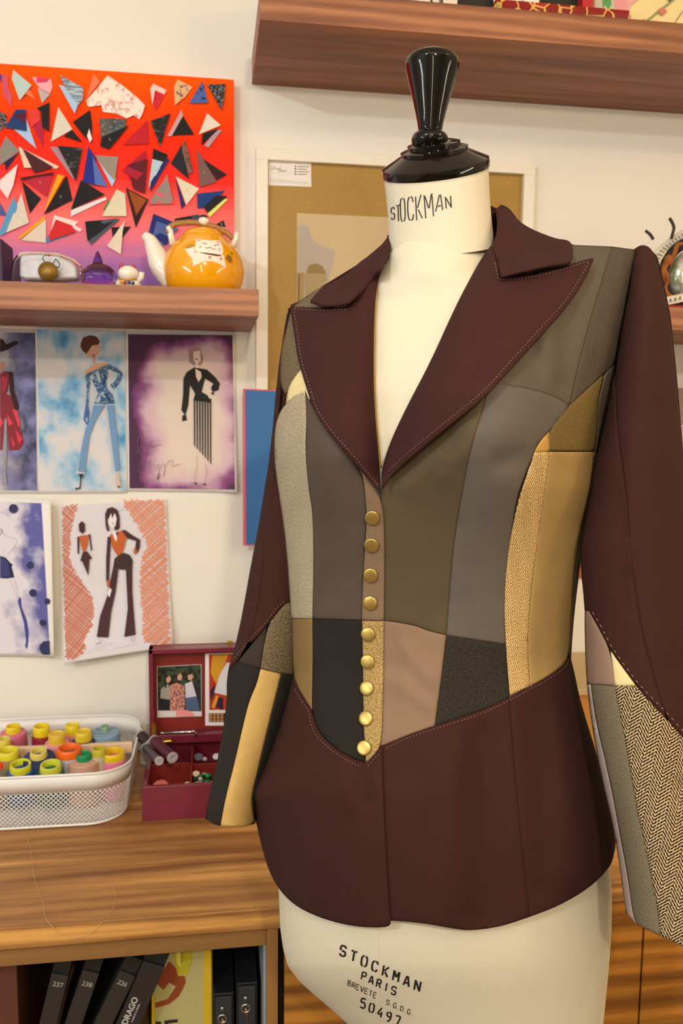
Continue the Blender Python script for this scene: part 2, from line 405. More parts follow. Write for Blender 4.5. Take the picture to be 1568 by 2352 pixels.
SCR = [([(0,50),(12,60),(0,110)],'#2a3a90'),([(10,55),(45,60),(50,130),(70,180),(70,250),(15,170)],'#d0506a'),([(165,130),(215,205),(150,170)],'#ff7a50'),([(80,28),(190,120),(118,210),(70,80)],'#b8d0d0'),
([(193,70),(305,80),(315,130),(300,170),(240,140),(210,100)],'#f4a8b6'),([(193,70),(300,80),(280,100),(215,105)],'#dd3466'),([(225,135),(300,175),(252,228)],'#b8b2b2'),
([(352,115),(385,125),(465,245),(448,290)],'#a8c8ea'),([(360,58),(500,135),(495,210),(455,250),(385,120)],'STRIPE'),([(560,50),(600,100),(520,200)],'#ff7a58'),
([(645,60),(720,110),(810,180),(870,240),(855,290),(835,325),(800,300),(760,318),(700,290),(615,280),(610,240),(530,250),(515,215),(590,130)],'LACE'),
([(920,110),(1000,150),(985,175),(930,150),(915,235),(900,140)],'#ffd0c8'),([(925,130),(985,190),(935,275),(912,215)],'#d82030'),([(1065,85),(1155,130),(1110,190),(1048,240),(1045,130)],'FLOR'),
([(1215,95),(1248,225),(1135,228)],'BLUEP'),([(1243,115),(1352,112),(1345,190),(1330,270)],'SPECK'),
([(0,275),(40,300),(40,350),(0,400)],'SPECK'),([(85,385),(155,310),(218,500)],'#a8c8f0'),([(95,265),(155,265),(160,395),(30,375)],'#153a70'),([(80,300),(155,280),(155,350)],'#561035'),
([(190,350),(262,300),(262,495)],'#b01c40'),([(165,265),(235,270),(240,330),(190,370)],'#e03a38'),([(297,222),(295,400),(255,370),(245,275),(220,258)],K),
([(430,385),(495,462),(383,425)],K),([(350,250),(435,385),(305,458)],'#dcd4c8'),([(540,268),(553,360),(550,470),(500,420),(437,340)],K),([(535,380),(552,440),(540,465),(522,425)],'#f0ece4'),
([(610,430),(775,360),(655,503),(600,485)],K),([(595,320),(690,318),(760,325),(740,400),(660,450),(605,430)],'SEQ'),([(885,328),(892,470),(735,478)],'#c01428'),([(1022,288),(962,488),(903,335)],'PLAID'),
([(1088,265),(1100,300),(1030,425),(1005,425)],'#c8a0a8'),([(1098,305),(1165,415),(1030,422)],K),([(1330,390),(1250,495),(1225,480),(1300,385)],'#b898a8'),([(1215,412),(1318,378),(1208,478)],K),([(1243,288),(1325,360),(1193,415)],'#e6dccc'),
([(110,530),(35,630),(28,580)],'#1c1c48'),([(35,425),(118,515),(0,600),(0,500)],'#8a8580'),([(110,488),(355,608),(340,620),(180,615),(145,615)],'#e8ccb4'),([(135,500),(322,612),(205,648)],'#4a1822'),
([(300,490),(360,490),(455,692),(430,670)],'#a88898'),([(345,482),(495,497),(455,695)],'PLAID'),([(530,485),(575,560),(575,720),(495,700)],'#1a2a8a'),([(555,545),(645,730),(570,715)],'#5570b8'),
([(572,540),(605,550),(695,680),(672,728)],'#b0cce8'),([(570,540),(710,550),(688,690),(640,640)],'#958a82'),([(760,600),(885,560),(870,770),(800,740)],'#601020'),([(875,508),(870,640),(820,690),(735,632)],'#a81432'),
([(1018,560),(900,765),(905,700),(985,570)],'#16246a'),([(915,560),(980,580),(890,740)],'#b4ccdc'),([(920,500),(1005,535),(1000,585),(915,562)],K),([(1110,445),(1158,640),(1130,650),(1090,500)],'FLORD'),([(1090,475),(1135,685),(1025,590)],'#1c1e2c'),
([(1215,560),(1360,655),(1300,690)],'#2a1018'),([(1180,500),(1300,700),(1200,730)],'#785858'),
([(105,595),(80,720),(45,800),(0,740),(0,690)],'#f0dce0'),([(130,695),(245,800),(180,890)],K),([(122,675),(322,640),(280,790)],'#bb2038'),([(122,675),(322,640),(315,655),(125,690)],'#4a0f18'),
([(345,655),(385,665),(300,820),(262,885)],'#f5a510'),([(400,660),(435,810),(262,895)],K),([(425,870),(635,790),(640,805),(425,908)],'#e8e0ea'),([(485,688),(628,775),(425,868)],K),
([(700,745),(750,770),(760,905),(612,905)],'#dcd4b8'),([(650,810),(685,815),(635,878),(620,865)],'#2a8a4a'),([(755,735),(890,805),(815,975)],'#2a1010'),([(770,750),(880,808),(818,900)],'#9a4a14'),
([(1003,655),(1042,830),(885,835)],'FLORP'),([(1052,675),(1112,838),(1090,865)],'#16246a'),([(1055,668),(1195,740),(1118,838)],CR),
([(1368,805),(1258,912),(1245,890),(1350,800)],'#d8e878'),([(1300,780),(1365,785),(1245,885),(1222,850)],'#1c1420'),([(1183,770),(1350,752),(1245,850),(1185,860)],'#123a80'),
([(0,820),(38,900),(0,900)],'#3a5aa0'),([(80,790),(105,840),(100,870),(30,1010),(0,1025),(0,990)],'#5a9ac8'),([(128,770),(175,945),(35,1005)],'#dcd0c4'),([(265,905),(270,925),(120,1045),(112,1030)],'#f0a010'),([(275,920),(275,1065),(125,1050)],'#dcd0c0'),
([(325,900),(470,940),(450,960),(492,985),(480,1000),(440,980),(300,1020)],'#f2dcd8'),([(335,925),(430,960),(450,1000),(300,1050),(290,1030)],'#d0242c'),([(350,985),(400,1025),(275,1065),(285,1030)],'#4a88c8'),
([(720,922),(545,1078),(530,1050),(530,935)],'#4a5468'),([(510,938),(705,920),(525,1055)],'#101018'),([(750,930),(735,1000),(725,1135),(642,1085),(700,1000)],CR),([(668,972),(785,968),(685,1100)],K),
([(920,890),(1060,950),(1000,1080),(890,1010)],'#1a2a70'),([(940,935),(1070,980),(970,1085),(915,1030)],'#4a62a0'),([(1150,900),(1225,900),(1225,955),(1150,950)],'#3a4458'),([(1050,920),(1190,895),(1195,950),(1040,960)],K),
([(1310,965),(1358,975),(1350,1000)],'#e8e0dc'),([(1340,930),(1355,975),(1295,955)],K)]
SP = {'STRIPE': pat('striped_cotton', '#6f8296', '#b4c6d8', 260, .5, (.15, 1, 1)), 'LACE': pat('pink_lace', '#d8a098', '#f6e6dc', 110, .44), 'FLOR': pat('peach_floral', '#6a3a60', '#eab880', 90, .42),
      'BLUEP': pat('blue_print', '#15151f', '#4a66b0', 90, .42), 'SPECK': pat('speckled_tweed', '#1b1c22', '#8c9098', 300, .55), 'SEQ': pat('sequin_black', '#0b0b0d', '#a8a8a8', 260, .62, (1, 1, 1), .25),
      'PLAID': pat('dark_plaid', '#141416', '#6c6c70', 200, .62, (.3, 1, 1)), 'FLORD': pat('dark_floral', '#4a4a2c', '#8a5a58', 90), 'FLORP': pat('grey_floral', '#8e867e', '#e8486a', 90, .55)}
for i, (pts, c) in enumerate(SCR):
    pp = tx(Z1, pts); cx, cyy = np.mean(pp, 0); th = random.uniform(0, 6.28); lift = random.uniform(.012, .05)/1000
    m = SP.get(c) or mat('scrap_'+c.strip('#'), c, .85, var=.15, vs=400)
    base = .0012+.0007*(i % 4)
    def dm(x, y, off=0, cx=cx, cyy=cyy, th=th, lift=lift, base=base):
        d = (x-cx)*math.cos(th)+(y-cyy)*math.sin(th); return P(x, y, 1.645-base-abs(d)*lift*2-off)
    vv, ff, b = fill(pp, 9)
    mk('fabric_scrap', [dm(*q) for q in vv], ff, m, e, False, solid=.0003, soff=0)
    if i % 3 == 0 and c in (K, '#785858', '#dcd4c8', '#1c1e2c', '#bb2038', '#dcd0c4', CR):
        flat_items('staple', e, [(ribbon([(cx-2, cyy-3), (cx+1, cyy+3)], 1.1), '#b8b8b8')], dm, 5, .002)

# ================================================================== FASHION SKETCHES
def wcol(name, stops, sc=6, seed=0, tex=None):
    t = NT(name); v = t.coord('UV', (1, 1.4, 1)); mp = v.node; mp.inputs['Location'].default_value = (seed, seed*1.3, 0)
    n = t.noise(v, sc, 3, .5); c = t.ramp(n, [(p, lin(k)) for p, k in stops]); t.l(c, t.b.inputs['Base Color']); t.b.inputs['Roughness'].default_value = .7
    MATS[name] = t.m; return t, c, n
m_paper = mat('white_paper', '#f0eeee', .8, var=.01)
def sheet(name, quad, Y0, curl, backmat, inset, label, back_quad=None, mp=None):
    """quad px TL,TR,BR,BL; grid mesh following curl"""
    mp = mp or wallmap(Y0, curl)
    def grid(q, off, nm, m, par, uvs=True):
        n = 14; V = []; uv = []
        for j in range(n+1):
            for i in range(n+1):
                a, b = i/n, j/n
                p = (np.array(q[0])*(1-a)+np.array(q[1])*a)*(1-b)+(np.array(q[3])*(1-a)+np.array(q[2])*a)*b
                V.append(mp(p[0], p[1], off)); uv.append((a, 1-b))
        Fc = [(j*(n+1)+i, (j+1)*(n+1)+i, (j+1)*(n+1)+i+1, j*(n+1)+i+1) for j in range(n) for i in range(n)]
        return mk(nm, V, Fc, m, par, True, uv=uv, solid=.0003 if par is None else 0, soff=0)
    o = grid(quad, 0, name, m_paper, None); tag(o, label, 'drawing', 'fashion drawings taped to the wall')
    q = [np.array(p, float) for p in (back_quad or quad)]
    if not back_quad:
        c = sum(q)/4; q = [p+(c-p)*inset for p in q]
    grid(q, .0005, 'painted_background', backmat, o)
    return o, mp
def stroke(pts, wd, c): return (ribbon(catmull(pts, 4), wd), c)
Z2 = (5.407, 0, 740); Z3 = (2.6133, 0, 640); Z4 = (3.92, 0, 1130)
Y0 = WALL-.0015
# 1 red dress with hat (cut by the frame)
t, c, n = wcol('wash_navy', [(.3, '#20264e'), (.45, '#6a6cae'), (.58, '#b4b4da'), (.7, '#cfc8dc')], 5, 3)
sxx = t.n('ShaderNodeSeparateXYZ'); t.l(t.coord('UV'), sxx.inputs[0])
fm = t.math('ADD', sxx.outputs[0], t.math('MULTIPLY_ADD', n, .8, -.4)); t.l(t.mix(t.ramp(fm, [(.45, (0, 0, 0, 1)), (.8, (1, 1, 1, 1))]), lin('#cfcbdc'), t.ramp(n, [(.35, lin('#1d2348')), (.7, lin('#8a8cc4'))])), t.b.inputs['Base Color'])
s1, mp = sheet('fashion_sketch', [(-135, 752), (85, 757), (90, 1134), (-133, 1134)], Y0, None, t.m, .04, 'sketch of a figure in a red dress and dark hat, navy clouds')
flat_items('drawn_figure', s1, [
 (tx(Z2, [(0,200),(40,215),(75,275),(180,230),(232,240),(225,270),(100,340),(0,370)]), '#2a1212'),
 (tx(Z2, [(0,380),(95,350),(120,400),(90,470),(50,480),(0,490)]), '#b0b0b8'), (tx(Z2, [(5,490),(75,500),(50,560),(35,640),(5,620)]), '#b88878'),
 (tx(Z2, [(0,640),(45,610),(110,620),(120,700),(100,840),(75,890),(170,930),(190,1050),(300,1500),(240,1590),(110,1595),(75,1180),(50,1240),(30,1590),(0,1590)]), '#8a2638'),
 (tx(Z2, [(45,610),(160,618),(180,860),(240,1050),(215,1110),(180,1080),(120,860),(110,640)]), '#331418'),
 (tx(Z2, [(0,1170),(45,1250),(0,1310)]), '#e0405a'), (tx(Z2, [(85,1130),(160,1260),(105,1290)]), '#e0405a'), (tx(Z2, [(150,1080),(210,1090),(250,1260),(230,1310),(190,1180)]), '#e0405a'),
 (tx(Z2, [(130,1400),(190,1520),(160,1550)]), '#d83a50'), (tx(Z2, [(190,1330),(280,1450),(230,1520)]), '#d83a50'), (tx(Z2, [(20,650),(100,700),(70,860),(30,900)]), '#aa2a3c'),
 (tx(Z2, [(55,1200),(85,1200),(80,1600),(70,1850),(88,2030),(70,2020),(25,1950),(45,1880)]), '#9a9aa0')], mp)
# 2 blue denim figure
t, c, n = wcol('wash_blue', [(.30, '#4a90cc'), (.42, '#8cbcde'), (.52, '#c4d4e4'), (.62, '#dcd9de')], 3.2, 1)
s2, mp = sheet('fashion_sketch', [(81, 750), (290, 760), (292, 1133), (89, 1134)], Y0-.001, None, t.m, .03, 'sketch of a brown haired figure in blue trousers on a pale blue wash')
HALO = '#c9cfd8'
m_den = pat('denim_blotches', '#35588c', '#a4c4d2', 260, .56)
m_rdp = pat('red_blotches', '#6a1c2c', '#c8304a', 200, .52)
flat_items('drawn_figure', s2, [
 (tx(Z2, [(1000,180),(1240,180),(1260,420),(1200,460),(1330,500),(1400,560),(1400,1000),(1350,1020),(1490,1850),(1400,1880),(1290,1080),(1150,1280),(1050,1900),(940,1880),(1080,1280),(1020,1200),(1080,600),(1150,480),(1050,420)]), HALO),
 (tx(Z2, [(1050,390),(1130,260),(1230,240),(1250,330),(1220,400),(1160,440),(1090,430)]), '#dcae98'),
 (tx(Z2, [(1000,270),(1030,190),(1120,160),(1200,180),(1240,240),(1220,280),(1140,290),(1110,340),(1070,395),(1030,360),(1000,310)]), '#5a2a1c'),
 (tx(Z2, [(1145,400),(1175,400),(1180,425),(1160,432)]), '#b04a44'), (tx(Z2, [(1145,430),(1180,430),(1180,520),(1160,520)]), '#d8a890'),
 (tx(Z2, [(1050,620),(1120,560),(1200,515),(1300,498),(1345,520),(1230,590),(1120,625),(1065,655)]), '#dca888'),
 (tx(Z2, [(1060,650),(1140,610),(1345,520),(1340,620),(1320,780),(1330,830),(1400,900),(1425,1010),(1300,1020),(1170,1010),(1215,880),(1150,740),(1115,640),(1120,760),(1100,870),(1105,1010),(1065,1010),(1075,800)]), m_den),
 (tx(Z2, [(1345,518),(1480,590),(1522,640),(1500,720),(1440,810),(1400,840),(1370,770),(1400,760),(1450,700),(1470,640),(1370,590),(1330,570)]), m_den),
 (tx(Z2, [(1065,1010),(1090,1010),(1110,1120),(1100,1240),(1075,1275),(1035,1210)]), '#3f66ae'), (tx(Z2, [(1060,1190),(1085,1180),(1090,1230),(1075,1245)]), '#9cc0dc'),
 (tx(Z2, [(1110,680),(1150,640),(1180,700),(1130,720)]), '#a8c8d4'), (tx(Z2, [(1180,620),(1220,600),(1250,700),(1230,760)]), '#a8c8d4'), (tx(Z2, [(1240,880),(1290,860),(1330,930),(1370,960),(1290,930)]), '#a8c8d4'), (tx(Z2, [(1270,760),(1300,640),(1310,660),(1290,790)]), '#27406c'),
 (tx(Z2, [(1180,980),(1240,900),(1250,960),(1220,1010)]), '#a8c8d4'), (tx(Z2, [(1280,870),(1380,960),(1370,1000),(1290,900)]), '#27406c'),
 (tx(Z2, [(1160,1030),(1300,1030),(1180,1220),(1110,1400),(1050,1860),(965,1845),(1010,1560),(1060,1330),(1120,1200)]), '#6f9ac8'),
 (tx(Z2, [(1325,1030),(1410,1030),(1440,1300),(1485,1845),(1430,1850),(1380,1450)]), '#6f9ac8'),
 (tx(Z2, [(975,1880),(1040,1885),(1010,1950),(1000,2060),(985,2050),(995,1940)]), '#2a2a2a'), (tx(Z2, [(930,2060),(1000,2050),(1000,2065),(940,2080)]), '#2a2a2a'),
 (tx(Z2, [(1440,1870),(1470,1870),(1500,2040),(1470,2060),(1450,2030)]), '#d8b8a8'), (tx(Z2, [(1450,2030),(1500,2040),(1475,2062)]), '#2a2a2a')], mp)
# 3 black top, striped skirt on purple wash
t, c, n = wcol('wash_purple', [(.3, '#7a3a78'), (.5, '#c8a8c0'), (.65, '#e0cfc8')], 3.2, 2)
sxx = t.n('ShaderNodeSeparateXYZ'); t.l(t.coord('UV'), sxx.inputs[0])
dx = t.math('ABSOLUTE', t.math('MULTIPLY_ADD', sxx.outputs[0], 1.9, -1.12)); dy = t.math('ABSOLUTE', t.math('MULTIPLY_ADD', sxx.outputs[1], 1.9, -.9))
dd = t.math('POWER', t.math('ADD', t.math('POWER', dx, 3.2), t.math('POWER', dy, 5.)), .4)
fm = t.math('ADD', dd, t.math('MULTIPLY_ADD', n, .8, -.4))
t.l(t.ramp(fm, [(.35, lin('#e2d2c8')), (.62, lin('#d4b4c4')), (.85, lin('#8c4a84')), (1, lin('#4a2048'))]), t.b.inputs['Base Color'])
s3, mp = sheet('fashion_sketch', [(289, 761), (538, 763), (544, 1131), (293, 1128)], Y0-.002, lambda x, y: .012*max(0, (x-470)/74)**2*max(0, (y-900)/230), t.m, .035, 'sketch of a figure in a black blouse and striped skirt on a purple wash')
it = [(tx(Z3, [(1130,430),(1165,403),(1200,415),(1220,480),(1210,520),(1165,525),(1135,500)]), '#a88488'), (tx(Z3, [(1160,440),(1200,430),(1205,490),(1180,515),(1162,490)]), '#ecdcd4'), (tx(Z3, [(1172,480),(1186,480),(1184,488),(1174,488)]), '#3a2028'),
 (tx(Z3, [(1170,515),(1190,515),(1188,540),(1175,540)]), '#ecdcd4'),
 (tx(Z3, [(1165,533),(1240,545),(1290,590),(1320,630),(1310,670),(1275,680),(1265,655),(1280,630),(1230,600),(1210,680),(1245,700),(1268,745),(1160,730),(1170,690),(1140,640),(1130,760),(1112,820),(1088,790),(1098,700),(1100,600),(1120,560)]), '#16140f'),
 (tx(Z3, [(1172,540),(1205,560),(1210,590),(1192,620),(1176,590)]), '#ecdcd4'), (tx(Z3, [(1095,820),(1115,815),(1122,850),(1092,855)]), '#16140f'), (tx(Z3, [(1265,685),(1285,680),(1282,700),(1272,695)]), '#16140f')]
for k in range(7):
    x = 1168+k*16; it.append((tx(Z3, [(x-6, 720), (x+3, 720), (x+3, 1010+k*18), (x-4, 1000+k*17)]), '#17151c'))
it += [stroke(tx(Z3, [(1182,1060),(1180,1140),(1168,1190),(1175,1235)]), .8, '#777070'), stroke(tx(Z3, [(1232,1110),(1240,1160),(1228,1230)]), .8, '#777070'), (tx(Z3, [(1162,1225),(1182,1225),(1178,1240)]), '#222222'), (tx(Z3, [(1210,1235),(1235,1228),(1232,1242)]), '#222222')]
SG = '#7d5f7c'
for L in ([(835,940),(825,985),(830,1050),(845,1000),(870,985),(865,1015),(885,990),(890,1015),(905,990),(915,1012),(930,1000),(970,995)], [(845,1085),(830,1130),(840,1170),(850,1110),(880,1090),(860,1140),(890,1130),(905,1080),(900,1140),(925,1110),(935,1150),(950,1110),(955,1190),(940,1200),(975,1110),(990,1150),(980,1190),(1000,1110),(1040,1090),(1030,1125),(1085,1110)]):
    it.append(stroke(tx(Z3, L), .9, SG))
flat_items('drawn_figure', s3, it, mp)
# 4 navy shorts with dots
t, c, n = wcol('wash_violet', [(.35, '#6a6ac0'), (.5, '#a8a8dc'), (.6, '#dcd8ec'), (.75, '#e4e0ee')], 4, 5)
sxx = t.n('ShaderNodeSeparateXYZ'); t.l(t.coord('UV'), sxx.inputs[0])
fm = t.math('ADD', sxx.outputs[0], t.math('MULTIPLY_ADD', n, 1.0, -.5)); vd = t.n('ShaderNodeTexVoronoi', feature='F1'); vd.inputs['Scale'].default_value = 46; vd.inputs['Randomness'].default_value = 0
t.l(t.coord('UV', (1, 1.5, 1)), vd.inputs['Vector'])
dt = t.ramp(vd.outputs['Distance'], [(.3, (0, 0, 0, 1)), (.5, (1, 1, 1, 1))])
t.l(t.mix(t.ramp(fm, [(.68, (0, 0, 0, 1)), (.95, (1, 1, 1, 1))]), lin('#e0dcea'), t.mix(dt, lin('#3a3f8a'), lin('#7a7ac4'))), t.b.inputs['Base Color'])
curl4 = lambda x, y: .028*max(0, (x-40)/84)**2*(.5+.5*max(0, 1-abs(y-1320)/260))+.004
s4, mp = sheet('fashion_sketch', [(-130, 1128), (116, 1150), (124, 1508), (-128, 1506)], Y0-.002, curl4, t.m, .04, 'curled sketch of a figure in navy shorts with dark blue dots', back_quad=[(-120, 1146), (95, 1156), (115, 1501), (-120, 1500)])
it = [(tx(Z4, [(0,575),(50,590),(95,640),(118,655),(105,670),(130,770),(60,780),(0,775)]), '#23254e'), (tx(Z4, [(0,600),(40,600),(70,640),(90,760),(0,765)]), '#3a3c7c'),
 (tx(Z4, [(160,985),(175,945),(190,960),(195,1040),(240,1150),(258,1260),(255,1340),(245,1415),(225,1390),(235,1340),(215,1180)]), '#3c4690'),
 stroke(tx(Z4, [(0,330),(60,400),(155,440),(70,570)]), .8, '#a8a4ac'), stroke(tx(Z4, [(0,330),(20,350),(0,390)]), 1.2, '#77747c'), stroke(tx(Z4, [(90,790),(160,960)]), .6, '#a8a4b4'), stroke(tx(Z4, [(130,780),(170,950)]), .6, '#a8a4b4')]
for x, y, r in ((272,660,33),(295,908,35),(385,1178,30),(120,150,42),(425,985,28)):
    it.append((tx(Z4, [(x+r*math.cos(a), y+r*math.sin(a)) for a in np.linspace(0, 6.283, 15)[:-1]]), '#2c3060'))
it.append((tx(Z4, [(448,1465),(385,1465),(355,1420),(355,1380),(390,1345),(445,1340)]), '#2c3060'))
flat_items('drawn_figure', s4, it, mp)
# 5 orange hatched sketch
curl5 = lambda x, y: .003+.030*max(0, (y-1330)/190)**2*(1-.4*(x-147)/240)
m5 = mat('mauve_white_paper', '#dedbe6', .8, var=.02)
s5, mp = sheet('fashion_sketch', [(138, 1160), (381, 1146), (397, 1485), (147, 1523)], Y0-.002, curl5, m5, .015, 'curling sketch of a figure in brown flared trousers with orange hatching')
it = []
Lx = [(560,122),(705,105),(640,330),(640,480),(610,560),(700,740),(830,930),(840,1200),(770,1300),(770,1460),(590,1535)]
def hatch(poly, c, dirs, sp, wd):
    b = np.array(tx(Z4, poly)); out = []
    for ang in dirs:
        d = np.array([math.cos(ang), math.sin(ang)]); nn = np.array([-d[1], d[0]]); c0 = b.mean(0)
        for s in np.arange(-260, 260, sp):
            s += random.uniform(-.25, .25)*sp
            q = c0+nn*s+d[None]*np.linspace(-320, 320, 320)[:, None]; ins = inside(q, b)
            if ins.sum() < 3: continue
            ix = np.where(ins)[0]
            for run in np.split(ix, np.where(np.diff(ix) > 1)[0]+1):
                if len(run) > 2:
                    a = q[run[0]]-d*random.uniform(0, 6); z = q[run[-1]]+d*random.uniform(-3, 5)
                    a[0] = min(max(a[0], 142), 392); z[0] = min(max(z[0], 142), 392)
                    out.append((ribbon([a, (a+z)/2, z], wd), c))
    return out
h1 = hatch([(562,140),(700,112),(660,250),(630,420),(620,560),(640,650),(700,760),(830,940),(840,1080),(830,1200),(765,1300),(760,1455),(595,1520)], '#cf7350', [math.radians(-52), math.radians(40)], 5.2, 2.3)
h2 = hatch([(1100,78),(1480,72),(1530,1385),(1290,1350),(1290,1100),(1260,850),(1280,600),(1330,450),(1200,240)], '#e89470', [math.radians(-42), math.radians(44)], 7.0, 2.6)
BR = '#43222a'; OR = '#c0602c'
fig = [(tx(Z4, [(945,200),(965,150),(1010,135),(1055,160),(1075,220),(1078,320),(1060,342),(1030,345),(1040,250),(1020,180),(985,180),(965,260),(985,350),(965,355),(950,300)]), BR),
 (tx(Z4, [(980,170),(1030,170),(1050,240),(1040,300),(1015,330),(975,290)]), '#ece6ee'), (tx(Z4, [(960,160),(1045,160),(1055,230),(1030,190),(1010,240),(1000,190),(975,250)]), BR), (tx(Z4, [(1006,283),(1028,280),(1018,293)]), BR),
 (tx(Z4, [(968,405),(1000,400),(990,560),(980,800),(955,800),(955,600)]), BR), (tx(Z4, [(1095,340),(1130,345),(1200,395),(1262,430),(1258,500),(1235,555),(1215,510),(1225,440),(1140,415)]), BR),
 (tx(Z4, [(990,385),(1050,362),(1095,345),(1140,410),(1110,520),(1080,580),(1060,580),(1010,500)]), OR), (tx(Z4, [(1010,360),(1045,355),(1055,410),(1045,450),(1020,400)]), '#efe9f0'), (tx(Z4, [(1040,362),(1062,362),(1055,410)]), BR),
 (tx(Z4, [(1060,575),(1110,545),(1170,570),(1195,620),(1190,680),(1120,700),(1015,690),(1030,600)]), '#3a2623'),
 (tx(Z4, [(1015,690),(1065,700),(1040,900),(1000,1080),(975,1310),(870,1305),(900,1120),(960,950)]), BR), (tx(Z4, [(1132,690),(1190,665),(1190,900),(1205,1100),(1220,1285),(1118,1305),(1150,1050),(1140,850)]), BR),
 (tx(Z4, [(957,800),(985,795),(990,850),(965,858)]), '#c06040'), (tx(Z4, [(1205,505),(1232,520),(1222,570),(1200,545)]), '#c06040'), (tx(Z4, [(985,860),(1005,880),(985,950),(965,920)]), '#ece6ee'),
 (tx(Z4, [(708,290),(735,262),(762,285),(765,350),(740,378),(712,350)]), BR), (tx(Z4, [(712,395),(800,385),(785,480),(765,545),(750,545),(725,470)]), OR), (tx(Z4, [(695,405),(714,402),(712,560),(697,555)]), BR), (tx(Z4, [(798,380),(812,380),(830,525),(818,530)]), BR),
 (tx(Z4, [(745,540),(785,535),(828,598),(805,605),(795,755),(740,625),(722,620)]), BR), stroke(tx(Z4, [(1060,180),(1110,150)]), .8, '#8a88b8'),
 stroke(tx(Z4, [(895,1310),(895,1350),(860,1370),(905,1360),(925,1325)]), .8, '#8a8890'), stroke(tx(Z4, [(1175,1315),(1215,1310),(1200,1350),(1178,1320)]), .8, '#8a8890'), stroke(tx(Z4, [(800,1420),(1020,1355)]), .5, '#aaa8b4'), stroke(tx(Z4, [(1010,1415),(1240,1365)]), .5, '#aaa8b4'), stroke(tx(Z4, [(780,1450),(950,1400)]), .5, '#aaa8b4')]
flat_items('drawn_figure', s5, h1+h2+fig, mp, 12, .0006, .00002)
# blue folder behind the left sleeve
o = MB().quadbox([P(558, 893, 1.640), P(558, 1253, 1.640), P(760, 1262, 1.640), P(760, 900, 1.640)], .006).build('poster', mat('pink_card_edge', '#d8606c', .7), None, False); tag(o, 'tall blue poster with a pink edge, behind the left sleeve', 'poster')
flat_items('blue_face', o, [([(563, 896), (565, 1250), (758, 1258), (758, 903)], mat('folder_blue', '#2e6aa8', .6, var=.12, vs=6))], wallmap(1.640), 60)

# ================================================================== WHITE FRAME WITH GOLD MOUNT
e = empty('framed_picture', P(900, 1300, WALL-.01), 'large white picture frame with gold mount behind the dress form', 'picture frame')
m_fr = mat('frame_white', '#ece6da', .5)
A = P(588, 333, 1.65); Bq = P(1229, 378, 1.65); fx0, fx1, fz1 = A[0], Bq[0], (A[2]+Bq[2])/2; fz0 = CZ-.36; fw_ = .022
mb = MB(); mb.box((fx0, 1.648, fz1-fw_), (fx1, WALL-.001, fz1)); mb.box((fx0, 1.648, fz0), (fx0+fw_, WALL-.001, fz1-fw_)); mb.box((fx1-fw_, 1.648, fz0), (fx1, WALL-.001, fz1-fw_)); mb.box((fx0, 1.648, fz0-fw_), (fx1, WALL-.001, fz0))
mb.build('frame', m_fr, e, False, bevel=.0008)
t = NT('gold_mount'); n = t.noise(t.coord('Object'), 6, 3); n2 = t.noise(t.coord('Object'), 420, 2, .8)
t.l(t.mix(t.ramp(n2, [(.62, (0, 0, 0, 1)), (.75, (1, 1, 1, 1))]), t.mix(n, lin('#8f6c24'), lin('#b48d3c')), lin('#d8b860')), t.b.inputs['Base Color']); t.b.inputs['Roughness'].default_value = .55
box('gold_mount', (fx0+fw_, 1.660, fz0), (fx1-fw_, WALL-.002, fz1-fw_), t.m, e, 0)
mpf = wallmap(1.6598)
Z6 = (4.3556, 560, 320)
flat_items('name_card', e, [(tx(Z6, [(248,180),(670,205),(675,475),(248,460)]), '#ece6e2')]+
 [(tx(Z6, [(265+k*26, 190+k*1.2), (275+k*26, 190+k*1.2), (275+k*26, 222+k*1.2), (265+k*26, 222+k*1.2)]), '#c8c0bc') for k in range(15)]+
 [(tx(Z6, [(265+k*26, 385+k*3), (273+k*26, 385+k*3), (273+k*26, 430+k*1.5), (265+k*26, 430+k*1.5)]), '#cfc8c6') for k in range(15)]+
 [stroke(tx(Z6, L), .7, '#8a8080') for L in ([(280,262),(270,300),(300,290),(310,270),(285,280)], [(310,300),(325,285),(330,305),(345,290),(350,308),(365,270),(360,305)], [(340,340),(370,300),(372,330),(385,305),(390,328),(405,308),(410,325),(432,300)])]+
 [(tx(Z6, [(508, 262+k*26), (522, 262+k*26), (522, 276+k*26), (508, 276+k*26)]), '#5a5450') for k in range(4)]+[(tx(Z6, [(538, 268+k*25), (650-(k % 2)*22, 270+k*25), (650-(k % 2)*22, 277+k*25), (538, 275+k*25)]), '#a09894') for k in range(4)], mpf, 20, .0008, .00004)
t = NT('bust_print'); n = t.noise(t.coord('Object'), 4, 2); t.l(t.mix(n, lin('#b49a72'), lin('#cdb68e')), t.b.inputs['Base Color']); t.b.inputs['Roughness'].default_value = .5
flat_items('bust_photo', e, [(tx(Z6, [(530,738),(1440,780),(2780,840),(2780,2600),(525,2600)]), t.m),
 (tx(Z6, [(540,870),(570,850),(630,865),(655,895),(660,960),(690,1010),(760,1060),(915,1105),(900,1200),(850,1400),(780,2000),(530,2000)]), '#b4a69c'),
 (tx(Z6, [(620,1340),(650,1260),(720,1240),(780,1265),(815,1320),(825,1350)]), '#8f7a4c'), (tx(Z6, [(600,1340),(825,1345),(830,1400),(790,1480),(740,1520),(700,1600),(620,1600)]), '#a8946c'),
 (tx(Z6, [(535,1335),(600,1335),(590,2000),(530,2000)]), '#a5895a'), (tx(Z6, [(545,1345),(556,1345),(552,2000),(541,2000)]), '#6a4a2a')], mpf, 40, .0008)

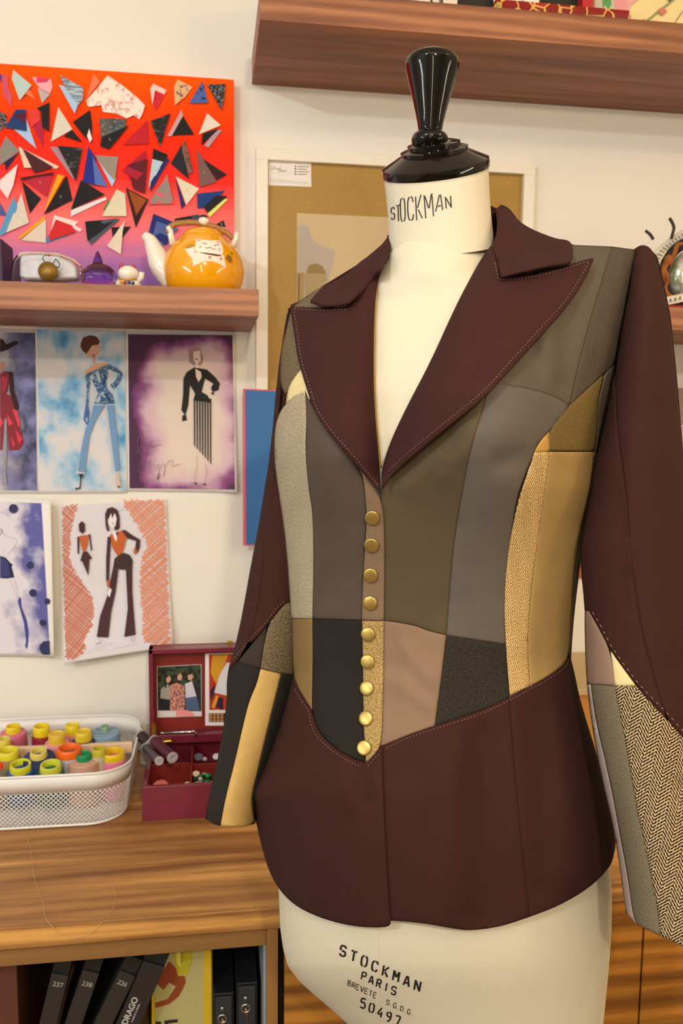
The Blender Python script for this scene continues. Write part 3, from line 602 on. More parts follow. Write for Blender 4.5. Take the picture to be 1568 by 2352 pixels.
# ================================================================== TEAPOT AND ORNAMENTS ON THE LEFT SHELF
ZT = ZS+.0432
gl = dict(rough=.12, coat=.6, var=.03)
yT = 1.535
def zat(y, x, Y): return P(x, y, Y)[2]
cT = P(467, 600, yT); k = yT/F*1.02
e = empty('teapot', (cT[0], yT, ZT), 'yellow ceramic teapot with white spout, bamboo handle and painted cat face', 'teapot')
m_y = mat('yellow_glaze', '#f0a608', **gl); m_w = mat('white_glaze', '#efe9dc', **gl)
R_ = 88*k; H_ = zat(545, 467, yT)-ZT
prof = [(R_*.62, 0), (R_*.78, H_*.06), (R_*.93, H_*.2), (R_*1.0, H_*.42), (R_*.97, H_*.6), (R_*.85, H_*.78), (R_*.66, H_*.92), (R_*.5, H_*1.0), (R_*.02, H_*1.02)]
def smp(pr, n=5): return [tuple(q) for q in catmull(pr, n)]
MB().lathe(smp(prof), (cT[0], yT, ZT), 40).build('pot_body', m_y, e)
prof2 = [(R_*.50, H_*1.0), (R_*.50, H_*1.03), (R_*.4, H_*1.10), (R_*.2, H_*1.15), (R_*.01, H_*1.17)]
lid = MB().lathe(smp(prof2), (cT[0], yT, ZT), 32).build('lid', m_y, e)
MB().ball((cT[0]+.001, yT-.01, ZT+H_*1.24), .0095, sz=.8).build('lid_knob', m_w, lid)
MB().lathe([(.007, 0), (.005, .003), (.001, .004)], (cT[0]+.001, yT-.012, ZT+H_*1.30), 16).build('knob_cap', cm('#2a1c18'), lid)
sp = catmull([P(400, 640, yT), P(372, 612, yT-.002), P(357, 580, yT-.002), P(345, 553, yT-.002), P(330, 539, yT-.002)], 5)
MB().tube(sp, list(np.linspace(.026, .0065, len(sp))), 16).build('spout', m_w, e)
for a, b in (((397, 562), (388, 520)), ((535, 566), (545, 535))):
    MB().tube([P(a[0], a[1], yT-.01), P((a[0]+b[0])/2, (a[1]+b[1])/2, yT-.01), P(b[0], b[1], yT-.01)], .0055, 10).build('handle_lug', m_w, e)
hp = catmull([P(385, 536, yT-.01), P(396, 518, yT-.01), P(420, 512, yT-.01), P(455, 512, yT-.01), P(490, 520, yT-.01), P(520, 535, yT-.01), P(540, 552, yT-.01)], 5)
MB().tube(hp, [.0048+.0008*(i % 4 == 0) for i in range(len(hp))], 10).build('bamboo_handle', mat('bamboo', '#a87438', .5, var=.3, vs=150), e)
def mpt(x, y, off=0):
    # front of the pot body
    X = P(x, y, yT-.05)
    pr = smp(prof); z = X[2]-ZT; zz = [q[1] for q in pr]; rr = np.interp(z, zz, [q[0] for q in pr])+.0002+off*.5
    dxx = X[0]-cT[0]; d2 = max(1e-6, rr*rr-dxx*dxx); return np.array([X[0], yT-math.sqrt(d2), X[2]])
ZP = (5.6, 300, 480)
flat_items('painted_cat_face', e, [(tx(ZP, [(835,580),(1190,600),(1225,775),(1150,730),(1050,695),(950,700),(860,735),(800,770)]), '#efe6da'), (tx(ZP, [(700,530),(820,500),(830,640),(810,680),(750,610)]), '#e8e4e0'),
 (tx(ZP, [(840,395),(860,388),(920,400),(1050,410),(1085,395),(1150,405),(1180,480),(1190,560),(1165,610),(1010,605),(870,580),(830,560)]), '#f4ece0'),
 (tx(ZP, [(850,400),(905,402),(870,425)]), '#d86858'), (tx(ZP, [(1090,410),(1140,425),(1135,445)]), '#d86858'), (tx(ZP, [(865,578),(1165,608),(1165,622),(1100,628),(960,605)]), '#6a2418'),
 stroke(tx(ZP, [(915,455),(945,450),(980,475)]), 1.3, '#4a4038'), stroke(tx(ZP, [(1070,490),(1105,468),(1140,478)]), 1.3, '#4a4038'), stroke(tx(ZP, [(960,515),(990,525),(1025,510),(1055,535),(1095,530)]), 1.2, '#4a4038'),
 stroke(tx(ZP, [(875,495),(915,500)]), .8, '#6a6058'), stroke(tx(ZP, [(875,515),(915,515)]), .8, '#6a6058'), stroke(tx(ZP, [(1125,520),(1160,530)]), .8, '#6a6058'), stroke(tx(ZP, [(1125,540),(1155,555)]), .8, '#6a6058'),
 (tx(ZP, [(1000,640),(1020,625),(1035,645),(1015,672)]), '#b8862a'), (tx(ZP, [(1145,650),(1165,640),(1180,660),(1160,680)]), '#b8862a'), (tx(ZP, [(690,490),(760,450),(815,465),(790,500),(720,520)]), '#c08a1c'),
 (tx(ZP, [(1225,640),(1245,590),(1290,610),(1310,670),(1270,700)]), '#8a6420'), (tx(ZP, [(1285,540),(1320,560),(1310,590)]), '#8a6420')], mpt, 8, .0002, .0002)
# small lucky cat
yC = 1.50; kc = yC/F*1.02; c = P(294, 640, yC)
e = empty('cat_figurine', (c[0], yC, ZT), 'small white waving cat figurine beside the purple glass ornament', 'figurine')
mb = MB(); mb.ball((c[0], yC, ZT+.014), .016, sx=1.35, sy=1, sz=.86); body = mb.build('body', m_w, e)
MB().ball((c[0]+.001, yC-.006, ZT+.031), .0135, sx=1.25, sy=1, sz=.95).build('head', m_w, e)
for s in (-1, 1): MB().lathe([(.0045, 0), (.0025, .005), (.0005, .008)], (c[0]+s*.010, yC-.005, ZT+.040), 10).build('ear', cm('#c04048'), e)
MB().tube([(c[0]+.016, yC-.004, ZT+.018), (c[0]+.022, yC-.006, ZT+.026), (c[0]+.023, yC-.008, ZT+.034)], [.005, .005, .0045], 10).build('raised_paw', m_w, e)
MB().tube([(c[0]-.014, yC-.010, ZT+.021), (c[0], yC-.0185, ZT+.019), (c[0]+.014, yC-.010, ZT+.021)], .0017, 8).build('collar', cm('#c89028'), e)
for i, cc_ in enumerate(('#d8a820', '#b83020', '#2a4a90', '#2a4a90')): MB().ball((c[0]-.010+i*.0065, yC-.0195, ZT+.015-.001*(i % 2)), .0030).build('bead', mat('bead_'+cc_[1:], cc_, .2), e)
# purple glass ornament
def glass(name, col, rough=.03, tr=1.0):
    t = NT(name); t.b.inputs['Base Color'].default_value = lin(col); t.b.inputs['Roughness'].default_value = rough; t.b.inputs['Transmission Weight'].default_value = tr; t.b.inputs['IOR'].default_value = 1.45
    n = t.noise(t.coord('Object'), 60, 2); t.bump(n, .0004, .4); MATS[name] = t.m; return t.m
yG = 1.50; c = P(228, 630, yG)
e = empty('glass_ornament', (c[0], yG, ZT), 'clear purple glass bird shaped ornament next to the white cat', 'ornament')
MB().ball((c[0], yG, ZT+.024), .024, sx=1.2, sy=.95, sz=.98).build('glass_body', glass('purple_glass', '#b48ad8'), e)
MB().lathe(smp([(.010, 0), (.008, .006), (.006, .012), (.0015, .022)]), (c[0]-.002, yG, ZT+.044), 14).build('glass_tail', MATS['purple_glass'], e)
# lying clear glass with silver interior
e = empty('glass_bottle', (P(110, 640, 1.5)[0], 1.5, ZT), 'clear glass bottle with silvery inside and a round bronze seal', 'bottle')
def slab(pts, y0, y1, name, m, par, bev=.004, zmin=None):
    f = [P(x, y, y0) for x, y in pts]
    if zmin is not None:
        for p in f: p[2] = max(p[2], zmin)
    o = MB().quadbox(f, y1-y0).build(name, m, par, True, bevel=bev); sharp(o, 40); return o
Z7 = (4.48, 0, 540)
slab(tx(Z7, [(120,250),(200,160),(400,160),(600,175),(760,240),(860,330),(870,470),(850,560),(90,560),(85,480)]), 1.475, 1.525, 'glass_shell', glass('clear_glass', '#f4f4f8'), e, .006, ZT+.0003)
slab(tx(Z7, [(190,190),(400,172),(600,195),(740,265),(790,330),(790,440),(600,455),(250,450),(185,420)]), 1.486, 1.512, 'silver_lining', mat('silvery_fabric', '#c8c6ca', .35, metal=.3, var=.25, vs=120), e, .004, ZT+.008)
cc_ = P(*tx(Z7, [(495, 375)])[0], 1.470); MB().lathe([(.0150, 0), (.0155, .002), (.0150, .004)], cc_, 28, axis=(0, -1, 0)).build('bronze_seal', mat('bronze', '#8a6c2c', .45, .6, .2, 300), e)
flat_items('black_letter_strokes', e, [stroke(tx(Z7, L), 2.2, '#1c1a1c') for L in ([(520,215),(470,205),(440,230),(455,270),(500,310)], [(500,310),(560,360),(600,440)], [(570,245),(545,300)], [(570,245),(610,290),(600,335),(570,320)])]+[(tx(Z7, [(440,330),(420,360),(430,400),(470,440),(455,420),(435,380)]), '#1c1a1c')], wallmap(1.4738), 12)
o = MB().box((P(-60, 560, 1.5)[0], 1.47, ZT), (P(14, 560, 1.5)[0], 1.55, ZT+.075)).build('storage_box', mat('dark_violet_card', '#3a2240', .6), None, False, bevel=.002); tag(o, 'dark purple box at the left edge of the teapot shelf', 'box')

# ================================================================== UPPER SHELF THINGS
ZW = ZU+.0482
def standing(name, x0, x1, Y, h, col, label, cat, dep=.02, m=None):
    X0 = P(x0, 20, Y)[0]; X1 = P(x1, 20, Y)[0]
    o = MB().box((X0, Y, ZW), (X1, Y+dep, ZW+h)).build(name, m or mat('up_'+col[1:], col, .6), None, False, bevel=.001); tag(o, label, cat); return o
standing('storage_box', 700, 846, 1.455, .10, '#120f12', 'low black box at the left end of the high shelf', 'box', .12)
o = standing('picture_card', 850, 955, 1.47, .14, '#c9bfae', 'pale card with grey and cream drawn shapes on high shelf', 'card', .004)
flat_items('drawn_shapes', o, [([(852, -80), (870, -80), (870, 8), (855, 8)], '#e6d8b0'), ([(874, -80), (905, -80), (918, 10), (874, 6)], '#6c6a66'), ([(906, -80), (915, -80), (932, 12), (915, 12)], '#e6d8b0'), ([(935, -80), (955, -80), (955, 14), (940, 14)], '#b4bac4')], wallmap(1.469), 40)
o = standing('book', 958, 1050, 1.45, .17, '#e0d6c4', 'cream book with black brush marks on the high shelf', 'book', .03)
flat_items('brush_marks', o, [stroke([(985, -60), (990, 0), (1008, 22), (1015, 5), (1014, -60)], 4, '#1a1614'), stroke([(1004, -60), (1012, 20)], 2.5, '#1a1614'), stroke([(965, 8), (972, 3), (978, 12)], 1.2, '#8a8278'), stroke([(968, 16), (976, 11), (982, 18)], 1.2, '#8a8278')], wallmap(1.4495), 20)
standing('display_board', 1052, 1330, 1.475, .24, '#14110f', 'black board leaning behind the signed card on the high shelf', 'board', .015)
o = standing('name_card', 1133, 1238, 1.462, .12, '#e8e2da', 'white card with handwritten name in front of the black board', 'card', .003)
# handwriting
HW = [[(1158,-8),(1150,2),(1160,5),(1152,14),(1140,12)], [(1168,2),(1162,8),(1170,10),(1172,3),(1174,11)], [(1178,11),(1179,3),(1186,4),(1187,12)], [(1196,3),(1190,10),(1198,11),(1200,-8),(1200,12)], [(1206,12),(1206,4),(1211,3)], [(1220,4),(1214,10),(1221,12),(1223,4),(1225,13)]]
flat_items('handwriting', o, [stroke([(a, b+2) for a, b in L], 1.3, '#3a3634') for L in HW]+[stroke([(1200, 22), (1215, 18), (1228, 22)], .8, '#7a7470')], wallmap(1.4615), 10)
o = standing('book', 1337, 1361, 1.455, .2, '#b81c22', 'thin bright red book standing on the high shelf', 'book', .08)
o = standing('drawing', 1363, 1620, 1.475, .19, '#e8d49a', 'cream drawing with green stem and pink roses on high shelf', 'drawing', .004)
flat_items('drawn_flowers', o, [([(1366, -60), (1440, -60), (1445, 30), (1366, 30)], '#c8bfa8'), ([(1380, -40), (1400, -40), (1404, 10), (1396, 24), (1390, 12), (1384, 20)], '#5a9a58'), ([(1405, -60), (1460, -60), (1440, 10), (1450, 40), (1430, 45), (1410, 10)], '#e0989a'),
 ([(1440, 38), (1448, 12), (1480, -12), (1500, -60), (1440, -60)], '#e0a8a0'), stroke([(1480, 52), (1520, 20), (1560, -12)], 5, '#8a9a60'), ([(1462, 52), (1478, 42), (1490, 52), (1482, 62), (1465, 60)], '#d89088'), ([(1508, 24), (1520, 16), (1532, 26), (1520, 37)], '#c87868'),
 ([(1528, -10), (1540, -20), (1550, -8), (1538, 4)], '#504840'), stroke([(1540, 66), (1568, 25)], 1.5, '#3a342c')], wallmap(1.4745), 25)
# patterned wrapped bar
t = NT('red_gold_wrap'); v = t.coord('Object', (26, 26, 26)); vo = t.n('ShaderNodeTexVoronoi', feature='DISTANCE_TO_EDGE'); vo.inputs['Scale'].default_value = 1.6; t.l(v, vo.inputs['Vector'])
vc = t.n('ShaderNodeTexVoronoi'); vc.inputs['Scale'].default_value = 1.6; t.l(v, vc.inputs['Vector']); sc = t.n('ShaderNodeSeparateColor'); t.l(vc.outputs['Color'], sc.inputs[0])
cB = t.ramp(sc.outputs[0], [(.3, lin('#8a1410')), (.6, lin('#c83a22')), (.85, lin('#a89058'))])
t.l(t.mix(t.ramp(vo.outputs['Distance'], [(.03, (0, 0, 0, 1)), (.06, (1, 1, 1, 1))]), lin('#e0b860'), cB), t.b.inputs['Base Color']); t.b.inputs['Roughness'].default_value = .35
a = P(1138, 32, 1.425); b = P(1440, 56, 1.425); zr = ZW+.0115
mb = MB(); mb.lathe([(.004, -.004), (.0112, 0), (.0112, (b-a)[0]), (.004, (b-a)[0]+.004)], (a[0], 1.428, zr), 8, axis=(1, 0, 0)); o = mb.build('wrapped_bar', t.m, None, False); tag(o, 'long bar wrapped in red and gold patterned paper on the high shelf', 'wrapped bar')

# ================================================================== TAPE MEASURE ORNAMENT (right shelf)
yO = 1.47; ZR = ZS+.0362; ctr = P(1592, 640, yO); ko = yO/F
e = empty('tape_measure_wreath', (ctr[0], yO, ZR), 'round wreath of measuring tape and orange cord behind the right shoulder', 'wreath')
m_tape = mat('tape_white', '#e8e0cc', .6)
def ringpt(r, a, y=0): return np.array([ctr[0]+r*ko*math.cos(a), yO+y, ctr[2]+.003+r*ko*math.sin(a)])
mb = MB(); N = 60
V = []; Fq = []
for i in range(N+1):
    a = math.radians(-25)+i/N*math.radians(275)-math.radians(20)
    wob = 4*math.sin(a*5)
    V += [ringpt(92+wob, a, -.006), ringpt(114+wob, a, .004)]
Fq = [(2*i, 2*i+1, 2*i+3, 2*i+2) for i in range(N)]
mk('measuring_tape', V, Fq, m_tape, e, True, solid=.0006, soff=0)
V = []; Fq = []
for i in range(52):
    a = math.radians(-45+i*5.2); da = math.radians(1.3); wob = 4*math.sin(a*5); k0 = len(V)
    V += [ringpt(97+wob, a-da, -.0065), ringpt(108+wob, a-da, -.0014), ringpt(108+wob, a+da, -.0014), ringpt(97+wob, a+da, -.0065)]; Fq.append((k0, k0+1, k0+2, k0+3))
mk('tape_marks', V, Fq, cm('#8a8478'), e, False)
mb = MB(); mb.tube([ringpt(82, a, -.004) for a in np.linspace(0, 6.283, 49)[:-1]], .010, 10, closed=True); mb.build('dark_ring', cm('#1a1412'), e)
mb = MB(); mb.tube([ringpt(84+5*math.sin(a*9), a, -.014+.004*math.cos(a*9)) for a in np.linspace(1.2, 4.1, 60)], .0042, 8)
mb.ball(ringpt(84, 2.75, -.016), .0085, sz=1.2); mb.tube([ringpt(84, 2.75, -.016), ringpt(92, 3.05, -.018), ringpt(92, 3.35, -.016)], .004, 8); mb.build('orange_cord', mat('orange_cord', '#96541e', .8, var=.25, vs=300), e)
t = NT('iridescent_ball'); v = t.coord('Object'); zs = t.n('ShaderNodeSeparateXYZ'); t.l(v, zs.inputs[0]); n = t.noise(v, 90, 3)
t.l(t.mix(t.ramp(n, [(.4, (0, 0, 0, 1)), (.65, (1, 1, 1, 1))]), lin('#8c9468'), lin('#c8c8c8')), t.b.inputs['Base Color']); t.b.inputs['Roughness'].default_value = .2; t.b.inputs['Metallic'].default_value = .3
MB().ball(ringpt(0, 0, 0), 66*ko, sy=.5).build('shiny_ball', t.m, e)
for L in ([(1500, 550), (1492, 538), (1482, 530)], [(1541, 548), (1547, 525), (1544, 513), (1537, 501)], [(1585, 545), (1590, 520), (1600, 500)]):
    MB().tube(catmull([P(x, y, yO-.004) for x, y in L], 4), .0028, 8).build('pipe_cleaner_spike', cm('#2a2c1c'), e)
o = MB().tube(catmull([P(1522, 698, 1.44), P(1545, 694, 1.44), P(1570, 688, 1.44), P(1620, 684, 1.45)], 4), .0001, 6).build('x', m_tape, None); D.objects.remove(o)
V = []
for x, y in ((1518, 693), (1545, 688), (1568, 683), (1640, 678)):
    V += [P(x, y-9, 1.438), P(x, y+10, 1.432)]
for v_ in V: v_[2] = max(v_[2], ZR+.0006)
o = mk('measuring_tape', V, [(0, 1, 3, 2), (2, 3, 5, 4), (4, 5, 7, 6)], m_tape, None, True, solid=.0008, soff=0); tag(o, 'strip of cream measuring tape lying below the wreath on the shelf', 'measuring tape')
flat_items('printed_marks', o, [([(x, y-4), (x+5, y-5), (x+5, y+3), (x, y+4)], '#77705f') for x, y in ((1526, 691), (1537, 690), (1548, 688), (1559, 685))], wallmap(1.431), 10)
o = box('cloth_pad', (P(1520, 700, 1.42)[0], 1.42, ZR+.0003), (P(1600, 700, 1.42)[0]+.05, 1.53, ZR+.006), mat('red_cloth', '#8a2214', .8), None, .002); tag(o, 'flat dark red cloth under the tape wreath', 'cloth')
# pink print on the right wall, and card seen in the sleeve gap
t = NT('pink_print'); n = t.noise(t.coord('Object'), 14, 4, .6); t.l(t.ramp(n, [(.35, lin('#4a3a34')), (.48, lin('#a48674')), (.58, lin('#d89c9c')), (.68, lin('#e8d8d4'))]), t.b.inputs['Base Color']); t.b.inputs['Roughness'].default_value = .5
o = MB().quadbox([P(1420, 890, 1.665), P(1420, 1132, 1.665), P(1700, 1140, 1.665), P(1700, 893, 1.665)], .004).build('poster', mat('taupe_poster', '#94806c', .6), None, False); tag(o, 'grey and pink poster at the right edge behind the sleeve', 'poster')
flat_items('pink_picture', o, [([(1420, 975), (1420, 1130), (1698, 1138), (1698, 975)], t.m)], wallmap(1.665), 60)
o = MB().quadbox([P(1240, 1180, 1.665), P(1240, 1328, 1.665), P(1420, 1330, 1.665), P(1420, 1185, 1.665)], .004).build('poster', mat('rust_card', '#b06848', .6), None, False); tag(o, 'rust orange poster edge glimpsed between torso and right sleeve', 'poster')

# ================================================================== THREAD BASKET
m_bw = mat('white_metal_basket', '#e4e2e0', .4, var=.02)
YB0 = PZ(100, 1908, ZD)[1]; zr = P(100, 1784, YB0-.006)[2]; pr = PZ(316, 1690, zr); XB1 = pr[0]; YB1 = PZ(100, 1649, zr)[1]; XB0 = XB1-.42
YB1 = min(YB1, WALL-.03)
e = empty('storage_basket', ((XB0+XB1)/2, (YB0+YB1)/2, ZD), 'white metal mesh basket full of thread cones on the worktop', 'basket')
def rrect(x0, x1, y0, y1, r, n=10):
    o_ = []
    for cx, cyy, a0 in ((x1-r, y0+r, -90), (x1-r, y1-r, 0), (x0+r, y1-r, 90), (x0+r, y0+r, 180)):
        for i in range(n+1):
            a = math.radians(a0+90*i/n); o_.append((cx+r*math.cos(a), cyy+r*math.sin(a)))
    return np.array(o_)
def resamp(p, n):
    q = np.vstack([p, p[:1]]); d = np.r_[0, np.cumsum(np.hypot(*np.diff(q, axis=0).T))]; s = np.linspace(0, d[-1], n, endpoint=False)
    return np.stack([np.interp(s, d, q[:, 0]), np.interp(s, d, q[:, 1])], 1), d[-1]
RB = .062; ins = .012
ytop0 = YB0-.004
top, Lp = resamp(rrect(XB0, XB1, ytop0, YB1, RB), 240); bot, _ = resamp(rrect(XB0+ins, XB1-ins, ytop0+ins, YB1-ins, RB-.004), 240)
def at(s, h):  # h 0 bottom..1 top
    i = (s % 1)*240; a = int(i) % 240; b = (a+1) % 240; f = i-int(i)
    p = (bot[a]*(1-f)+bot[b]*f)*(1-h)+(top[a]*(1-f)+top[b]*f)*h; return (p[0], p[1], ZD+.003+(zr-ZD-.003)*h)
V = []; Fq = []
hb = 1-.030/(zr-ZD)
for i in range(240):
    a = at(i/240, 1); b = at(i/240, hb); V += [a, b]
Fq = [(2*i, (2*i+2) % 480, (2*i+3) % 480, 2*i+1) for i in range(240)]
mk('rim_band', V, Fq, m_bw, e, True, solid=.0012, soff=0)
MB().tube([at(i/240, 1) for i in range(240)], .0022, 8, closed=True).build('rim_wire', m_bw, e)
mb = MB(); NW = int(Lp/.0078); hh = (zr-ZD)*hb
for i in range(NW):
    for s in (-1, 1):
        mb.tube([at(i/NW+s*(q/6)*hh*1.0/Lp, q/6*hb) for q in range(7)], .00078, 4)
mb.build('mesh_wall', m_bw, e)
MB().tube([at(i/240, 0.0) for i in range(240)], .0022, 8, closed=True).build('base_wire', m_bw, e)
V = [(x, y, ZD+.002) for x, y in bot]; mk('base_plate', V, [tuple(range(240))], m_bw, e, False, solid=.001, soff=0)
# wooden rod across
ya = 1.0; rz = zr-.010
pa = PZ(100, 1718, rz); rodY = pa[1]
o = MB().box((XB0+.01, rodY-.004, rz-.016), (XB1-.008, rodY+.006, rz+.004)).build('wooden_slat', mat('pale_wood', '#e2c2a4', .6), None, False, bevel=.002); tag(o, 'pale wooden slat lying across the middle of the thread basket', 'wooden slat')
# thread cones: px of the cone-top centre, cone radius px, spool radius px, colours, lean
def cone(x, y, rc, rs, thread, core, label, hole=True, top=True, dz=0, tilt=(0, 0), hcore=.014, H=.078):
    z = zr+dz; p = PZ(x, y, z); kk = np.linalg.norm(p-np.array([0, 0, CZ]))/F; rc *= kk; rs *= kk
    H = min(H, z-ZD-.006)
    o = empty('thread_cone', (p[0], p[1], z-H), label, 'thread cone', 'thread cones in the mesh basket')
    ax = (tilt[0], tilt[1], 1.)
    b = np.array([p[0], p[1], z])
    axn = np.array(ax)/np.linalg.norm(ax); b0 = b-axn*H
    mt = MATS.get('thread_'+thread[1:])
    if not mt:
        t = NT('thread_'+thread[1:]); wv = t.n('ShaderNodeTexWave', bands_direction='Z'); wv.inputs['Scale'].default_value = 260; wv.inputs['Distortion'].default_value = 1.5; t.l(t.coord('Object'), wv.inputs['Vector'])
        c0 = lin(thread); t.l(t.mix(wv.outputs['Fac'], tuple(q*.72 for q in c0[:3])+(1,), tuple(min(1, q*1.1) for q in c0[:3])+(1,)), t.b.inputs['Base Color']); t.b.inputs['Roughness'].default_value = .55; t.bump(wv.outputs['Fac'], .0004, .6)
        mt = t.m; MATS['thread_'+thread[1:]] = mt
    MB().lathe(smp([(rs*1.08, .002), (rs*1.12, H*.1), (rs*1.05, H*.6), (rs, H-hcore-.004), (rs*.93, H-hcore-.001), (rc*1.02, H-hcore)], 3), b0, 28, axis=axn).build('thread_winding', mt, o)
    mc = mat('core_'+core[1:], core, .35)
    pr_ = [(rc*1.12, H-hcore-.002), (rc*1.10, H-hcore*.5), (rc*1.08, H-hcore*.5), (rc*1.04, H-.0008), (rc*1.0, H), (rc*.86, H), (rc*.82, H-.001), (rc*.76, H-.016 if hole else H-.002), (.0005, H-.018 if hole else H-.002)]
    sharp(MB().lathe(pr_, b0, 24, axis=axn).build('plastic_core', mc, o), 40)
    return o
Yl = '#e4cc20'
CN = [(30,1667,14,26,'#e07898',Yl,'pink thread cone with yellow core in the back left of the basket'),
 (95,1667,16,20,'#a01c30',Yl,'crimson thread cone with tall yellow core in the back row'),
 (130,1684,16,25,'#ee9aa8','#dcb838','light pink thread cone with closed yellow cap, middle back'),
 (166,1664,14,24,'#e890a8',Yl,'pink thread cone with open yellow core between yellow cap and blue one'),
 (191,1679,16,24,'#2c2c40','#dcc030','black thread cone with yellow cap in front of the blue cone'),
 (241,1667,8,31,'#86a6c0','#7fa08c','pale blue thread cone, largest in the back row'),
 (8,1696,13,22,'#b82830','#d8c850','red thread cone with pale yellow core at the left edge'),
 (18,1722,20,24,'#a08a48','#dcd02c','olive thread cone with wide yellow core at the left edge'),
 (2,1748,8,22,'#857a60','#e04018','grey brown thread cone with orange core at the left edge'),
 (88,1724,16,32,'#1a2a62','#d8c868','large navy blue thread cone with cream core'),
 (159,1717,24,25,'#c4cede','#e86410','white thread cone with wide orange core'),
 (192,1730,14,33,'#d8a890','#0c8a58','beige thread cone with green core at the front'),
 (227,1718,14,16,'#c8c0a0','#c0b038','small cream thread cone with olive yellow core'),
 (259,1725,23,27,'#f07ea4','#e0bc10','bright pink thread cone with wide yellow core in the front right corner'),
 (47,1754,20,26,'#1e5aa8','#d0d028','royal blue thread cone with lime yellow core at the front'),
 (116,1755,20,26,'#2c6a5c','#ccd040','dark green thread cone with lime core at the front')]
for i, (x, y, rc, rs, th, co, lb) in enumerate(CN):
    front = y > 1740
    cone(x, y, rc, rs, th, co, lb, hole='cap' not in lb, dz={14: -.007, 15: -.007, 8: -.008, 13: -.004, 11: 0.}.get(i, .012 if y < 1700 else .006), tilt=(0, -.08) if i not in (9, 14, 15) else (0, -.2), hcore=.016 if 'tall' in lb or 'cap' in lb else .011, H=.086 if i not in (14, 15, 9) else .070)

# leaning thread tubes between basket and red box
def ttube(a, b, r, col, label, name='thread_tube'):
    o = empty(name, (a[0], a[1], a[2]), label, 'thread tube', 'thread tubes leaning beside the red box'); a = np.array(a); b = np.array(b); d = b-a; L = np.linalg.norm(d)
    MB().lathe([(r, .003), (r*1.06, .006), (r*1.06, L-.006), (r, L-.003)], a, 20, axis=d, cap=False).build('thread_winding', mat('tt_'+col[1:], col, .5, var=.2, vs=400), o)
    for h in (0, L-.003): sharp(MB().lathe([(r*1.12, h), (r*1.12, h+.003), (r*.5, h+.0031), (r*.5, h+.001)], a, 20, axis=d).build('end_cap', mat('clear_cap', '#a8a4a4', .3), o), 40)
ttube(P(352, 1700, 1.46), P(397, 1741, 1.40), .0085, '#4a1428', 'dark wine thread tube leaning into the red box')
ttube(P(333, 1716, 1.47), P(366, 1748, 1.40), .0068, '#4a4448', 'grey thread tube leaning next to the wine one')
ttube(P(322, 1688, 1.50), P(345, 1712, 1.47), .009, '#2c2024', 'black thread tube behind the basket corner')
o = MB().quadbox([P(322, 1668, 1.53), P(322, 1755, 1.53), P(345, 1758, 1.53), P(340, 1690, 1.53)], .01).build('ribbon_card', mat('white_ribbon', '#b8b8b8', .5, var=.4, vs=120), None, False); tag(o, 'white card of ribbon standing behind the basket corner', 'ribbon')

# ================================================================== RED JEWELLERY BOX
YX = PZ(330, 1887, ZD)[1]; bx0 = P(327, 1887, YX)[0]; bz = P(330, 1808, YX)[2]; bx1 = bx0+.27; YX2 = min(PZ(360, 1697, bz)[1], WALL-.06)
m_red = mat('red_lacquer', '#701a30', .35, var=.08, vs=20, coat=.3); m_redin = mat('red_lining', '#7c180c', .55, var=.08)
e = empty('jewellery_box', ((bx0+bx1)/2, (YX+YX2)/2, ZD), 'open red lacquered box with photos in the lid beside the basket', 'box')
th = .008
mb = MB(); mb.box((bx0, YX, ZD), (bx1, YX+th, bz)); mb.box((bx0, YX2-th, ZD), (bx1, YX2, bz)); mb.box((bx0, YX+th, ZD), (bx0+th, YX2-th, bz)); mb.box((bx1-th, YX+th, ZD), (bx1, YX2-th, bz)); mb.box((bx0+th, YX+th, ZD), (bx1-th, YX2-th, ZD+.008))
mb.build('tray', m_red, e, False, bevel=.001)
dvx = P(440, 1700, (YX+YX2)/2+.02)[0]; yb_ = YX+(YX2-YX)*.48
mb = MB(); mb.box((dvx-.0015, YX+th, ZD+.008), (dvx+.0015, YX2-th, bz-.004)); mb.box((bx0+th, yb_-.0015, ZD+.008), (dvx-.002, yb_+.0015, bz-.004)); mb.box((dvx+.002, yb_+.001, ZD+.008), (bx1-th, yb_+.004, bz-.008)); mb.build('divider', m_redin, e, False, bevel=.0005)
lx0 = P(345, 1500, YX2)[0]; lz1 = P(345, 1488, YX2-.02)[2]; ld = .032
lw = MB(); lw.box((bx0, YX2-.006, bz+.002), (bx1, YX2+.002, lz1), 1); lw.box((bx0, YX2-ld, bz+.002), (bx0+.008, YX2-.006, lz1)); lw.box((bx1-.008, YX2-ld, bz+.002), (bx1, YX2-.006, lz1)); lw.box((bx0, YX2-ld, lz1-.009), (bx1, YX2-.006, lz1))
lw.box((bx0+.008, YX2-ld, bz+.002), (bx1-.008, YX2-.006, bz+.018))
lidr = lw.build('lid', [m_red, m_redin], e, False, bevel=.001)
ym = YX2-.0075
Z8 = (4.9, 300, 1440)
fo = pat('photo_foliage', '#10140e', '#38482a', 90, .5)
sk = '#c89880'
